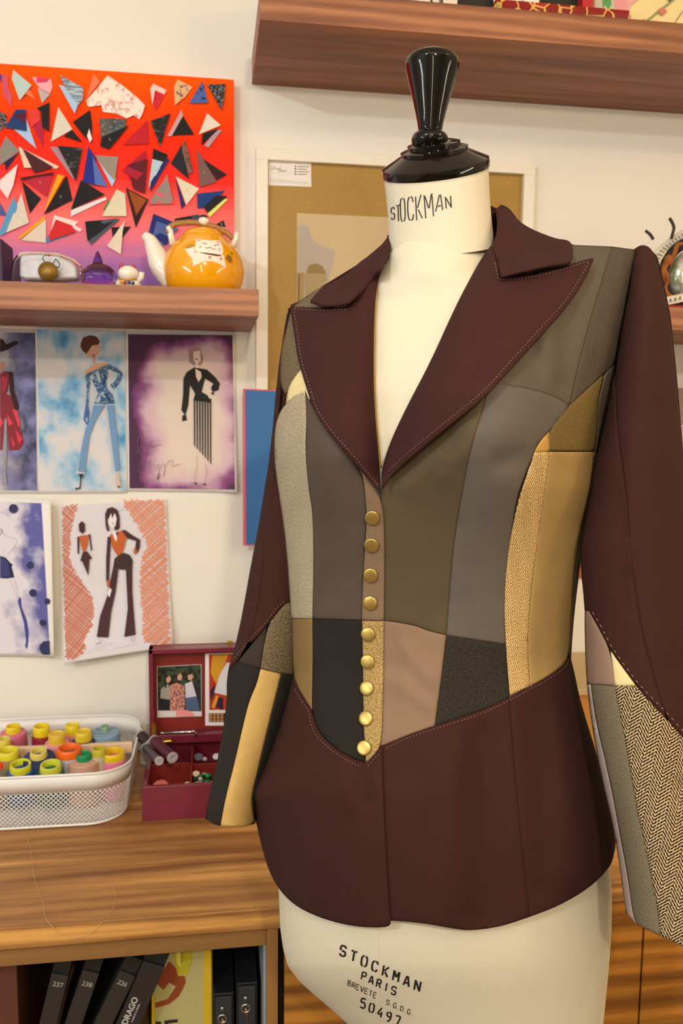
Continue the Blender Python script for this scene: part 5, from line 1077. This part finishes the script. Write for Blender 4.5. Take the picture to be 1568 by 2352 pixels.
# ---- right hand sleeve (wearer's left)
sk_ = dict(Yf=slrY, UVf=slrUV)
EX = 60
def sl(pts, m, nm, **k): return panel(nm, pts, m, J, **{**sk_, **k})
upR = [(1462,566),(1480,562),(1494,570),(1506,590),(1522,650),(1538,730),(1551,850),(1560,950),(1568,1050),(1578,1150),(1588,1250),(1601,1400),(1616,1560),(1630,1700),(1634,1760)]
seam = [(1418,1000),(1408,900)]
sl([(1455,574),(1465,565),(1480,562)]+upR[2:]+[(1600,1735),(1568,1694),(1530,1650),(1504,1560),(1480,1480),(1462,1380),(1447,1260),(1440,1160),(1430,1080),(1418,1000),(1412,900),(1412,860),(1420,790),(1434,720),(1449,645)], f_mar, 'sleeve')
sl([(1412,860),(1412,900),(1418,1000),(1430,1080),(1440,1160),(1447,1260),(1462,1380),(1480,1480),(1504,1560),(1530,1650),(1494,1613),(1460,1574),(1402,1496),(1368,1432),(1351,1402),(1342,1402),(1338,1350),(1334,1320),(1333,1250),(1353,1150),(1367,1050),(1388,970),(1402,890)], f_mar, 'sleeve')
sl([(1342,1403),(1351,1403),(1368,1433),(1402,1496),(1411,1575),(1347,1571),(1344,1520),(1342,1450)], f_pnk, 'sleeve_patch')
sl([(1402,1496),(1460,1575),(1411,1576)], f_crm, 'sleeve_patch')
sl([(1356,1572),(1411,1576),(1421,1631),(1437,1708),(1450,1785),(1465,1880),(1472,1900),(1484,1958),(1499,2035),(1511,2092),(1516,2150),(1480,2133),(1459,2120),(1452,2096),(1440,2010),(1425,1930),(1405,1820),(1385,1730),(1366,1650)], f_gyt, 'sleeve_patch')
sl([(1411,1576),(1460,1575),(1494,1614),(1530,1651),(1568,1695),(1600,1736),(1634,1762),(1650,1900),(1665,2060),(1676,2190),(1640,2206),(1568,2174),(1516,2150),(1511,2092),(1499,2035),(1484,1958),(1472,1900),(1465,1880),(1450,1785),(1437,1708),(1421,1631)], f_hr2, 'herringbone_sleeve_panel')
sl([(1347,1572),(1357,1572),(1366,1650),(1385,1730),(1405,1820),(1425,1930),(1440,2010),(1452,2096),(1459,2121),(1450,2110),(1436,2096),(1424,2000),(1408,1900),(1384,1800),(1364,1700),(1352,1620)], f_lin, 'sleeve_lining', off=-.001)
def sleeve_back(tab, m, y0, y1, slant, nm='sleeve_back', mat_=None):
    V = []; Fq = []; UV = []; nt = 20; ys = np.linspace(0, 1, 60)
    for b in ys:
        for i in range(nt+1):
            th = math.pi*i/nt; t = -math.cos(th); ya_ = y0+22*t*t; y = ya_+(y1+slant*t-ya_)*b
            xl, xr, Yc, B = tab(y); xc = (xl+xr)/2; hw = (xr-xl)/2; x = xc+hw*t*.975
            V.append(P(x, y, Yc+m*(x-xc)*KP+B*(.03+math.sin(th))*.9)); UV.append((hw*th*KP, -y*KP))
    n = nt+1
    for j in range(len(ys)-1):
        for i in range(nt): Fq.append((j*n+i, j*n+i+1, (j+1)*n+i+1, (j+1)*n+i))
    mk(nm, V, Fq, mat_ or f_mar, J, True, uv=UV, solid=.0014, soff=0)
sleeve_back(SLR, -.12, 566, 2145, 48)
# ---- left hand sleeve
sk_ = dict(Yf=sllY, UVf=sllUV)
sl([(668,700),(690,690),(720,700),(760,760),(700,1000),(640,1060),(629,1100),(613,1177),(604,1280),(598,1355),(585,1420),(570,1476),(545,1515),(524,1543),(527,1530),(541,1480),(558,1400),(572,1320),(589,1230),(602,1160),(618,1060),(627,980),(634,900),(642,830),(653,760)], f_mar, 'sleeve')
sl([(640,1060),(700,1000),(730,1100),(725,1300),(715,1400),(690,1384),(659,1383),(640,1402),(612,1439),(580,1475),(570,1476),(585,1420),(598,1355),(604,1280),(613,1177),(629,1100)], f_mar, 'sleeve')
sl([(612,1440),(598,1537),(545,1520),(580,1478)], f_dbr, 'sleeve_patch')
sl([(612,1440),(640,1403),(659,1384),(700,1390),(695,1550),(646,1548),(598,1537)], f_dkt, 'sleeve_patch')
sl([(524,1545),(545,1520),(598,1537),(590,1570),(572,1610),(556,1675),(542,1738),(516,1840),(506,1897),(490,1893),(478,1885),(473,1872),(487,1800),(501,1740),(514,1665),(521,1600),(520,1565)], f_blk, 'sleeve_patch')
sl([(598,1537),(646,1548),(632,1605),(618,1661),(603,1725),(588,1789),(578,1830),(580,1860),(586,1892),(560,1899),(530,1899),(506,1897),(516,1840),(542,1738),(556,1675),(572,1610),(590,1570)], f_bge, 'sleeve_patch')
sl([(646,1548),(693,1551),(680,1600),(658,1660),(630,1738),(604,1800),(588,1868),(586,1892),(580,1860),(578,1830),(588,1789),(603,1725),(618,1661),(632,1605)], f_blk, 'sleeve_patch')  # black colour stands in for the shadow between beige strip and torso
sleeve_back(SLL, .12, 700, 1884, 2)

FORM = interp([(540, 912, 1126, .876, .044), (560, 908, 1134, .875, .0500), (585, 893, 1136, .874, .057), (600, 890, 1142, .873, .061), (630, 868, 1150, .875, .069), (680, 800, 1330, .878, .078), (740, 720, 1400, .880, .094), (820, 690, 1390, .880, .108), (900, 672, 1370, .880, .118), (1000, 655, 1348, .880, .122), (1100, 658, 1342, .880, .118), (1200, 675, 1325, .880, .104), (1350, 690, 1300, .880, .090),
 (1460, 694, 1292, .880, .086), (1600, 680, 1310, .880, .096), (1750, 660, 1350, .880, .112), (1900, 645, 1385, .880, .122), (2000, 640, 1400, .880, .126), (2050, 640, 1405, .880, .127), (2130, 643, 1404, .880, .127), (2180, 650, 1401, .880, .125), (2220, 661, 1398, .880, .122), (2255, 688, 1395, .880, .117), (2282, 718, 1392, .880, .112), (2315, 757, 1389, .880, .106), (2352, 798, 1385, .880, .10), (2420, 860, 1376, .88, .090), (2480, 910, 1366, .88, .082)])
def formY(x, y):
    xl, xr, Yc, B = FORM(y); xc = (xl+xr)/2; hw = (xr-xl)/2; t_ = max(-1, min(1, (x-xc)/hw)); s = max(0, 1-abs(t_)**2.15)**.5
    Y = Yc-.21*(x-xc)*KP*min(1, max(0, (y-560)/120))-B*s-bust(x, y)*.9*s
    if 560 < y < 2125:
        txl, txr, _, _ = TORSO(y)
        if txl < x < txr :
            wgt = 1 if (x < 880 or x > 1145) else min(1, max(0, (y-610)/170)); Y += wgt*max(0, torsoY(x, y, False)+.006+.004*min(1, max(0, (y-1150)/150))-Y)
    return Y
formY_ = formY
# ---- lapels and collar (control points give the depth; thin-plate interpolation)
def tps(cp):
    c = np.array([(a, b) for a, b, _ in cp], float)/500; z = np.array([v for *_, v in cp]); n = len(c)
    def U(r2): return np.where(r2 > 1e-12, r2*np.log(r2+1e-12), 0)
    K_ = U(((c[:, None]-c[None])**2).sum(-1))+np.eye(n)*1e-4; Pm = np.hstack([np.ones((n, 1)), c]); A_ = np.block([[K_, Pm], [Pm.T, np.zeros((3, 3))]])
    w_ = np.linalg.solve(A_, np.r_[z, 0, 0, 0])
    def f(x, y):
        q = np.array([x, y])/500; return float(w_[:n] @ U(((c-q)**2).sum(-1))+w_[n]+w_[n+1:] @ q)
    return f
def lap(inner, outer_lift=.007, roll=.012, rad=60):
    poly = np.array(inner, float)
    def f(x, y):
        q = np.array([[x, y]]); d = 1e9
        for a, b in zip(poly[:-1], poly[1:]):
            ab = b-a; t = np.clip(((q[0]-a) @ ab)/(ab @ ab), 0, 1); d = min(d, np.hypot(*(q[0]-a-t*ab)))
        e_ = min(1, d/rad); return torsoY(x, y, False)-outer_lift-roll*math.sin(min(1, e_*.5)*math.pi)*.9*(1-.5*e_)+.010*(1-e_)**2
    return f
inR = [(874,1085),(895,1017),(933,935),(990,828),(1046,702),(1103,595),(1128,563)]
lapR = [(1364,594),(1346,639),(1305,702),(1248,765),(1185,834),(1115,910),(1021,987),(933,1060),(895,1095),(879,1120)]
pn('lapel', inR+[(1150,633),(1166,634),(1229,628),(1292,612),(1336,599),(1360,592)]+lapR, f_mar2, Yf=lap(inR, .011), thick=.0022, gw=3.5, groove=.0012)
inL = [(873,1090),(867,1017),(860,941),(857,828),(860,702),(866,655),(876,615)]
pn('lapel', inL+[(851,639),(826,671),(801,699),(791,704),(738,707),(665,704),(667,712),(675,765),(684,828),(703,891),(722,948),(756,998),(801,1049),(838,1093),(864,1121),(874,1136)], f_mar2, Yf=lap(inL, .006, .008, 45), thick=.0022, gw=3.5, groove=.0012)
tY = lambda x, y, o: torsoY(x, y, False)-o
colR = tps([(1128,563,.842), (1150,633,tY(1150,640,.026)), (1311,600,tY(1311,640,.014)), (1316,575,.830), (1305,551,.850), (1273,548,.862), (1197,516,.880), (1172,481,.897), (1153,471,.905), (1141,480,.902), (1143,513,.870), (1220,590,.800), (1200,560,.830)])
colR0 = colR; colR = lambda x, y: min(colR0(x, y), torsoY(x, y, False)-.007) if y > ytop(x)-6 else colR0(x, y)
pn('collar', [(1128,563),(1150,633),(1230,614),(1311,600),(1316,590),(1314,563),(1305,551),(1273,548),(1197,516),(1172,481),(1160,473),(1150,470),(1141,478),(1143,513),(1138,545)], f_mar2, Yf=colR, thick=.0025, gw=3.5, groove=.0012)
colL = tps([(892,541,.915), (895,570,.870), (873,617,.815), (826,668,.822), (794,697,.818), (738,702,.842), (712,689,.862), (763,648,.900), (826,601,.912), (851,585,.915), (850,630,.855), (780,670,.860)])
colL0 = colL; colL = lambda x, y: min(colL0(x, y), torsoY(x, y, False)-.007) if y > ytop(x)-6 else colL0(x, y)
pn('collar', [(873,617),(851,639),(826,667),(801,692),(794,696),(745,702),(712,690),(725,675),(741,658),(763,648),(801,626),(826,601),(851,585),(876,563),(892,541),(896,572),(886,592)], f_mar2, Yf=colL, thick=.0025, gw=3.5, groove=.0012)
V = []
for x, y in catmull([(868, 640), (861, 702), (858, 828), (861, 941), (867, 1017), (873, 1075)], 8): V += [P(x-2, y, formY_(x, y)-.001), P(x+3.5, y, formY_(x, y)-.0006)]
mk('facing_edge', V, [(2*i, 2*i+1, 2*i+3, 2*i+2) for i in range(len(V)//2-1)], f_gld, J, True, uv=[(i*.01, (i % 2)*.005) for i in range(len(V))], solid=.0006, soff=0)
# back collar stand closing behind the neck
bc = catmull([P(1141, 480, .904), P(1110, 470, .935), P(1040, 480, .965), P(960, 510, .965), P(905, 535, .935), P(892, 541, .917)], 6)
V = []; 
for q in bc: V += [q, q+np.array([0, .006, -.035])]
mk('collar_stand', V, [(2*i, 2*i+1, 2*i+3, 2*i+2) for i in range(len(bc)-1)], f_mar, J, True, uv=[(i*.01, (i % 2)*.03) for i in range(len(V))], solid=.003, soff=0)

# ---- pick stitches
m_st = mat('stitch_thread', '#a88c7e', .6)
def stitches(name, line, Yf, off, gap=8.2, ln=3.8, r=.00026, inset=0):
    L = np.array(catmull(line, 8)); seg = np.hypot(*np.diff(L, axis=0).T); s = np.r_[0, np.cumsum(seg)]; mb = MB(); p = 4
    while p+ln < s[-1]:
        a = np.array([np.interp(p, s, L[:, 0]), np.interp(p, s, L[:, 1])]); b = np.array([np.interp(p+ln, s, L[:, 0]), np.interp(p+ln, s, L[:, 1])]); mdl = (a+b)/2
        q = [P(*z, Yf(*z)-off-o_) for z, o_ in ((a, 0), (mdl, .0003), (b, 0))]; mb.tube(q, [r*.7, r, r*.7], 5); p += gap
    mb.build(name, m_st, J)
LR = lap(inR, .011); LL = lap(inL, .006, .008, 45)
def insetline(line, d):
    L = np.array(line, float); out = []
    for i in range(len(L)):
        t = L[min(i+1, len(L)-1)]-L[max(i-1, 0)]; t /= np.hypot(*t); out.append(L[i]+np.array([-t[1], t[0]])*d)
    return out
stitches('pick_stitching', insetline([(1357,602),(1340,634),(1299,697),(1242,760),(1179,829),(1110,904),(1016,981),(929,1053),(890,1090)], 5), LR, .0006)
stitches('pick_stitching', [(1135,600),(1142,630),(1152,642),(1229,634),(1292,618),(1330,606),(1352,600)], LR, .0006)
stitches('pick_stitching', insetline([(669,712),(677,765),(686,828),(705,890),(725,946),(759,996),(804,1047),(841,1091),(866,1122)], -6), LL, .0006)
stitches('pick_stitching', [(672,709),(738,712),(790,710),(797,716)], LL, .0006)
stitches('pick_stitching', [(800,700),(826,676),(851,646),(872,622)], LL, .0006)
stitches('pick_stitching', insetline([(680,1576),(695,1602),(715,1633),(725,1674),(756,1710),(797,1738),(832,1756)], 7), torsoY, .0042)
stitches('pick_stitching', [(842,1762),(860,1742),(874,1728)], torsoY, .0042)
stitches('pick_stitching', [(884,1719),(935,1695),(998,1674),(1100,1641),(1168,1609),(1217,1583),(1253,1564),(1291,1538),(1306,1520)], torsoY, .0006)
stitches('pick_stitching', [(1358,1402),(1376,1432),(1410,1494),(1466,1570),(1500,1606),(1536,1643),(1574,1686)], slrY, .0008, 17, 7, .0004)
stitches('pick_stitching', [(655,1379),(636,1396),(608,1432),(575,1467),(541,1508),(526,1528)], sllY, .0008, 8, 4)
# ---- brass buttons on the placket
m_bb = mat('antique_brass', '#c0a45c', .32, .85, .12, 250)
for x, y in ((855,1189),(853,1252),(851,1321),(850,1385),(845,1457),(844,1520),(842,1581),(840,1650),(836,1718)):
    Yb = torsoY(x, y)-.0028-.0016; c_ = P(x, y, Yb); e1 = P(x+10, y, torsoY(x+10, y)-.0044)-P(x-10, y, torsoY(x-10, y)-.0044); e2 = P(x, y-10, torsoY(x, y-10)-.0044)-P(x, y+10, torsoY(x, y+10)-.0044)
    nrm = np.cross(e1, e2); nrm /= np.linalg.norm(nrm); nrm = nrm if nrm[1] < 0 else -nrm
    nrm = nrm*.9+np.array([-.15, -.6, 0])*.15; r = .0070
    MB().lathe(smp([(r*.7, -.0012), (r, -.0002), (r*1.0, .0012), (r*.90, .0018), (r*.5, .0022), (r*.01, .0023)], 3), c_, 28, axis=nrm).build('button', m_bb, J)

# ================================================================== DRESS FORM
t = NT('form_canvas'); n = t.noise(t.coord('Object'), 700, 3, .7); n2 = t.noise(t.coord('Object'), 9, 3)
t.l(t.mix(t.math('MULTIPLY_ADD', n, .5, t.math('MULTIPLY', n2, .4)), lin('#cbc3ac'), lin('#e4dcc8')), t.b.inputs['Base Color']); t.b.inputs['Roughness'].default_value = .85; t.bump(n, .0002, .5)
m_form = t.m
DF = empty('dress_form', (base_[0], .90, 0), 'cream tailor dress form with black turned knob, wearing the patchwork jacket', 'dress form')
V = []; Fq = []; ys = np.arange(544, 2481, 10); nt = 48
for y in ys:
    xl, xr, Yc, B = FORM(y); xc = (xl+xr)/2; hw = (xr-xl)/2
    for i in range(nt*2):
        th = 2*math.pi*i/(nt*2); t_ = math.cos(th); x = xc+hw*t_
        if i <= nt: V.append(P(x, y, formY(x, y)))
        else: V.append(P(x, y, Yc-.21*(x-xc)*KP*min(1, max(0, (y-560)/120))+B*.88*abs(math.sin(th))))
n_ = nt*2
for j in range(len(ys)-1):
    for i in range(n_): Fq.append((j*n_+i, j*n_+(i+1) % n_, (j+1)*n_+(i+1) % n_, (j+1)*n_+i))
Fq.append(tuple(range(n_))); Fq.append(tuple(reversed(range((len(ys)-1)*n_, len(ys)*n_))))
mk('torso', V, Fq, m_form, DF)
# neck between two tilted rings
def ring(c, r, alpha, phi=math.radians(28), n=48, ry=1.):
    nf = np.array([-math.sin(phi), -math.cos(phi), 0]); nrm = nf*math.sin(alpha)+np.array([0, 0, math.cos(alpha)])
    u = np.array([math.cos(phi), -math.sin(phi), 0]); v_ = np.cross(nrm, u); return [c+r*(math.cos(a)*u+math.sin(a)*v_*ry) for a in np.linspace(0, 2*math.pi, n+1)[:-1]], nrm
YN = .872; kk = YN/F
c1 = P(1000, 388, YN); c0 = P(1014, 574, YN); R1 = 119*kk; R0_ = 121*kk
al = math.radians(25); V = []
for i in range(13):
    b = i/12; c_ = c1*(1-b)+c0*b; r = R1*(1-b)+R0_*b-.0015*math.sin(math.pi*b); V += ring(c_, r, al*(1-b*.35))[0]
Fq = [(i*48+k_, i*48+(k_+1) % 48, (i+1)*48+(k_+1) % 48, (i+1)*48+k_) for i in range(12) for k_ in range(48)]; Fq.append(tuple(range(48)))
mk('neck', V, Fq, m_form, DF)
from mathutils.bvhtree import BVHTree
nbv = BVHTree.FromPolygons([Vector(v) for v in V], Fq)
nrm = ring(c1, 1, al)[1]
t = NT('black_lacquer'); t.b.inputs['Base Color'].default_value = lin('#080606'); t.b.inputs['Roughness'].default_value = .08
m_lac = t.m
t = NT('turned_lacquer'); t.b.inputs['Base Color'].default_value = lin('#080606'); t.b.inputs['Roughness'].default_value = .07; t.b.inputs['Specular IOR Level'].default_value = .38
t.bump(t.noise(t.coord('Object', (2, 2, 900)), 1., 2, .6), .000022, 1.); m_turn = t.m
rr = R1
MB().lathe([(rr*1.022, -.0025), (rr*1.026, .002), (rr*1.015, .0055), (rr*.90, .0085), (rr*.66, .0150), (rr*.64, .0155), (rr*.64, .0185), (rr*.56, .0200), (rr*.50, .0208), (rr*.50, .0240), (rr*.40, .0255), (.001, .0258)], c1, 96, axis=nrm).build('neck_cap', m_lac, DF)
sharp(D.objects['neck_cap'], 30)
k1 = YN/F
cb = P(986, 348, YN-.004)
def hz(y): return P(986, y, YN-.004)[2]-cb[2]
pr = [(30*k1, 0), (36*k1, hz(340)), (41*k1, hz(328)), (41*k1, hz(318)), (36*k1, hz(309)), (27*k1, hz(304)), (26*k1, hz(302)), (27*k1, hz(298)), (31*k1, hz(275)), (45*k1, hz(215)), (57*k1, hz(168)), (60.5*k1, hz(152)), (60*k1, hz(143)), (54*k1, hz(132)), (38*k1, hz(123)), (18*k1, hz(118)), (.5*k1, hz(117))]
MB().lathe(smp(pr, 5), cb, 48, axis=(.01, 0, 1)).build('knob', m_turn, DF)
# side and centre seams of the form (thin piping)
sp_ = [(x, y) for x, y in ((1398, 2060), (1397, 2120), (1395, 2180), (1391, 2240), (1386, 2300), (1378, 2352), (1366, 2420))]
MB().tube([P(x, y, formY(x, y)-.0002) for x, y in sp_], .0009, 6).build('side_seam', mat('form_seam', '#c8b888', .8), DF)
MB().tube([P(960-(2480-y)*.10*0+(-92+(y-2130)*.03), y, formY(868+(y-2130)*.03, y)+.0001) for y in range(2125, 2470, 30)], .00022, 5).build('centre_seam', MATS['form_seam'], DF)
def nY(x, y):
    d = ray(x, y); h = nbv.ray_cast(Vector((0, 0, CZ)), Vector(d))
    return h[0].y if h[0] else YN
ls = []
# stamped lettering: stencil strokes
LET = {'S': [[(.95,.80),(.78,.98),(.22,.98),(.05,.80),(.05,.62),(.2,.53)], [(.32,.50),(.82,.45),(.95,.34),(.95,.16),(.78,.02),(.22,.02),(.05,.18)]], 'T': [[(0,.98),(.40,.98)], [(.60,.98),(1,.98)], [(.5,.98),(.5,0)]],
 'O': [[(.40,.98),(.2,.95),(.04,.75),(.04,.25),(.2,.05),(.40,.02)], [(.60,.98),(.8,.95),(.96,.75),(.96,.25),(.8,.05),(.60,.02)]], 'C': [[(.95,.75),(.8,.95),(.55,.98)], [(.42,.98),(.2,.93),(.04,.72),(.04,.28),(.2,.07),(.42,.02)], [(.55,.02),(.8,.05),(.95,.25)]],
 'K': [[(.08,1),(.08,0)], [(.95,1),(.30,.50)], [(.42,.42),(.98,0)]], 'M': [[(.04,0),(.04,1)], [(.12,.96),(.46,.40)], [(.54,.40),(.88,.96)], [(.96,1),(.96,0)]], 'A': [[(.02,0),(.42,1)], [(.58,1),(.98,0)], [(.30,.30),(.70,.30)]], 'N': [[(.06,0),(.06,1)], [(.14,.9),(.86,.1)], [(.94,1),(.94,0)]],
 'P': [[(.08,1),(.08,0)], [(.22,.98),(.75,.98),(.93,.82),(.93,.66),(.75,.5),(.22,.5)]], 'R': [[(.08,1),(.08,0)], [(.22,.98),(.75,.98),(.93,.82),(.93,.66),(.75,.52),(.22,.52)], [(.55,.44),(.95,0)]], 'I': [[(.5,1),(.5,0)]],
 'B': [[(.08,1),(.08,0)], [(.2,.98),(.75,.96),(.85,.76),(.7,.55),(.2,.52)], [(.7,.5),(.93,.28),(.78,.03),(.2,.02)]], 'E': [[(.9,.98),(.08,.98),(.08,.02),(.9,.02)], [(.2,.52),(.75,.52)]], 'V': [[(0,1),(.46,0)], [(.54,0),(1,1)]], 'G': [[(.92,.8),(.7,.98),(.3,.98),(.06,.75),(.06,.25),(.3,.02),(.92,.06),(.92,.45),(.6,.45)]],
 'D': [[(.08,1),(.08,0)], [(.22,.98),(.6,.96),(.93,.7),(.93,.3),(.6,.04),(.22,.02)]], '.': [[(.3,.0),(.3,.14)]], '5': [[(.9,.98),(.15,.98),(.1,.58),(.6,.62),(.93,.42),(.9,.14),(.6,.02),(.08,.08)]], '0': [[(.42,.98),(.08,.8),(.08,.2),(.42,.02)], [(.58,.98),(.92,.8),(.92,.2),(.58,.02)]],
 '4': [[(.7,1),(.05,.32),(.6,.32)], [(.75,.6),(.75,0)], [(.82,.32),(.98,.32)]], '9': [[(.88,.60),(.6,.48),(.2,.55),(.1,.78),(.35,.97)], [(.5,.98),(.8,.9),(.92,.65),(.85,.3),(.6,.05),(.3,.02)]], '7': [[(.05,.98),(.95,.98),(.45,0)]]}
def word(chars, wd, Yf, name, bold=1.):
    mb = MB(); items = []
    for ch, (BLx, BLy), (ux, uy), (hx, hy) in chars:
        for st in LET[ch]:
            pts = [(BLx+ux*a+hx*b, BLy+uy*a+hy*b) for a, b in st]
            items.append((ribbon(catmull(pts, 3) if ch not in 'TKMANVI' else pts, wd), m_ink))
    flat_items(name, DF, items, lambda x, y, off: P(x, y, Yf(x, y)-off), 7, .0005, .000004)
m_ink = mat('black_ink', '#17161a', .6)
ZN = (1.5556, 560, 0)
nb = [('S', (526,785), (13,-3), (-1,-42)), ('T', (545,792), (14,-3), (-2,-58)), ('O', (560,793), (17,-3), (-3,-84)), ('C', (586,790), (21,-4), (-3,-86)), ('K', (615,787), (22,-8), (-4,-84)), ('M', (648,780), (30,-8), (-6,-82)), ('A', (684,756), (26,-6), (3,-58)), ('N', (721,745), (21,-4), (-3,-42))]
word([(c_, tx(ZN, [p])[0], (u[0]/1.5556, u[1]/1.5556), (h[0]/1.5556, h[1]/1.5556)) for c_, p, u, h in nb], 2.6, nY, 'neck_lettering')
def hip(text, a, b, h, w_, wd, name, sag=0):
    n = len(text); out = []; a = np.array(a, float); b = np.array(b, float); d = (b-a); L = np.hypot(*d); d = d/L
    for i, ch in enumerate(text):
        t_ = (i/(n-1)) if n > 1 else 0; c_ = a+(b-a)*t_+np.array([0, sag*4*t_*(1-t_)])
        if ch == ' ': continue
        ud = np.array([math.cos(math.radians(20)), math.sin(math.radians(20))]); hd = np.array([math.sin(math.radians(10)), -math.cos(math.radians(10))])
        p = c_-ud*w_/2-hd*h/2; out.append((ch, tuple(p), tuple(ud*w_), tuple(hd*h)))
    word(out, wd, formY, name)
ZH = (1.69, 640, 1950); z_ = lambda p: tx(ZH, [p])[0]
hip('STOCKMAN', z_((249,396)), z_((538,531)), 23, 14, 4.3, 'hip_lettering', 1)
hip('PARIS', z_((330,494)), z_((446,550)), 18, 11, 3.4, 'hip_lettering')
hip('BREVETE', z_((273,521)), z_((373,568)), 12, 7.5, 1.8, 'hip_lettering')
hip('S.G.D.G.', z_((423,596)), z_((518,638)), 11, 7, 1.7, 'hip_lettering')
hip('50497', z_((327,600)), z_((460,668)), 22, 12, 3.8, 'hip_lettering')
# stand
sb = P(1100, 2480, .88)
MB().lathe([(.016, 0), (.016, sb[2]+.01)], (sb[0], .89, 0.03), 20).build('pole', m_lac, DF)
for a in range(3):
    an = a*2.094+.4; MB().tube([(sb[0], .89, .30), (sb[0]+.12*math.cos(an), .89+.12*math.sin(an), .16), (sb[0]+.22*math.cos(an), .89+.22*math.sin(an), .012)], .012, 10).build('leg', m_lac, DF)
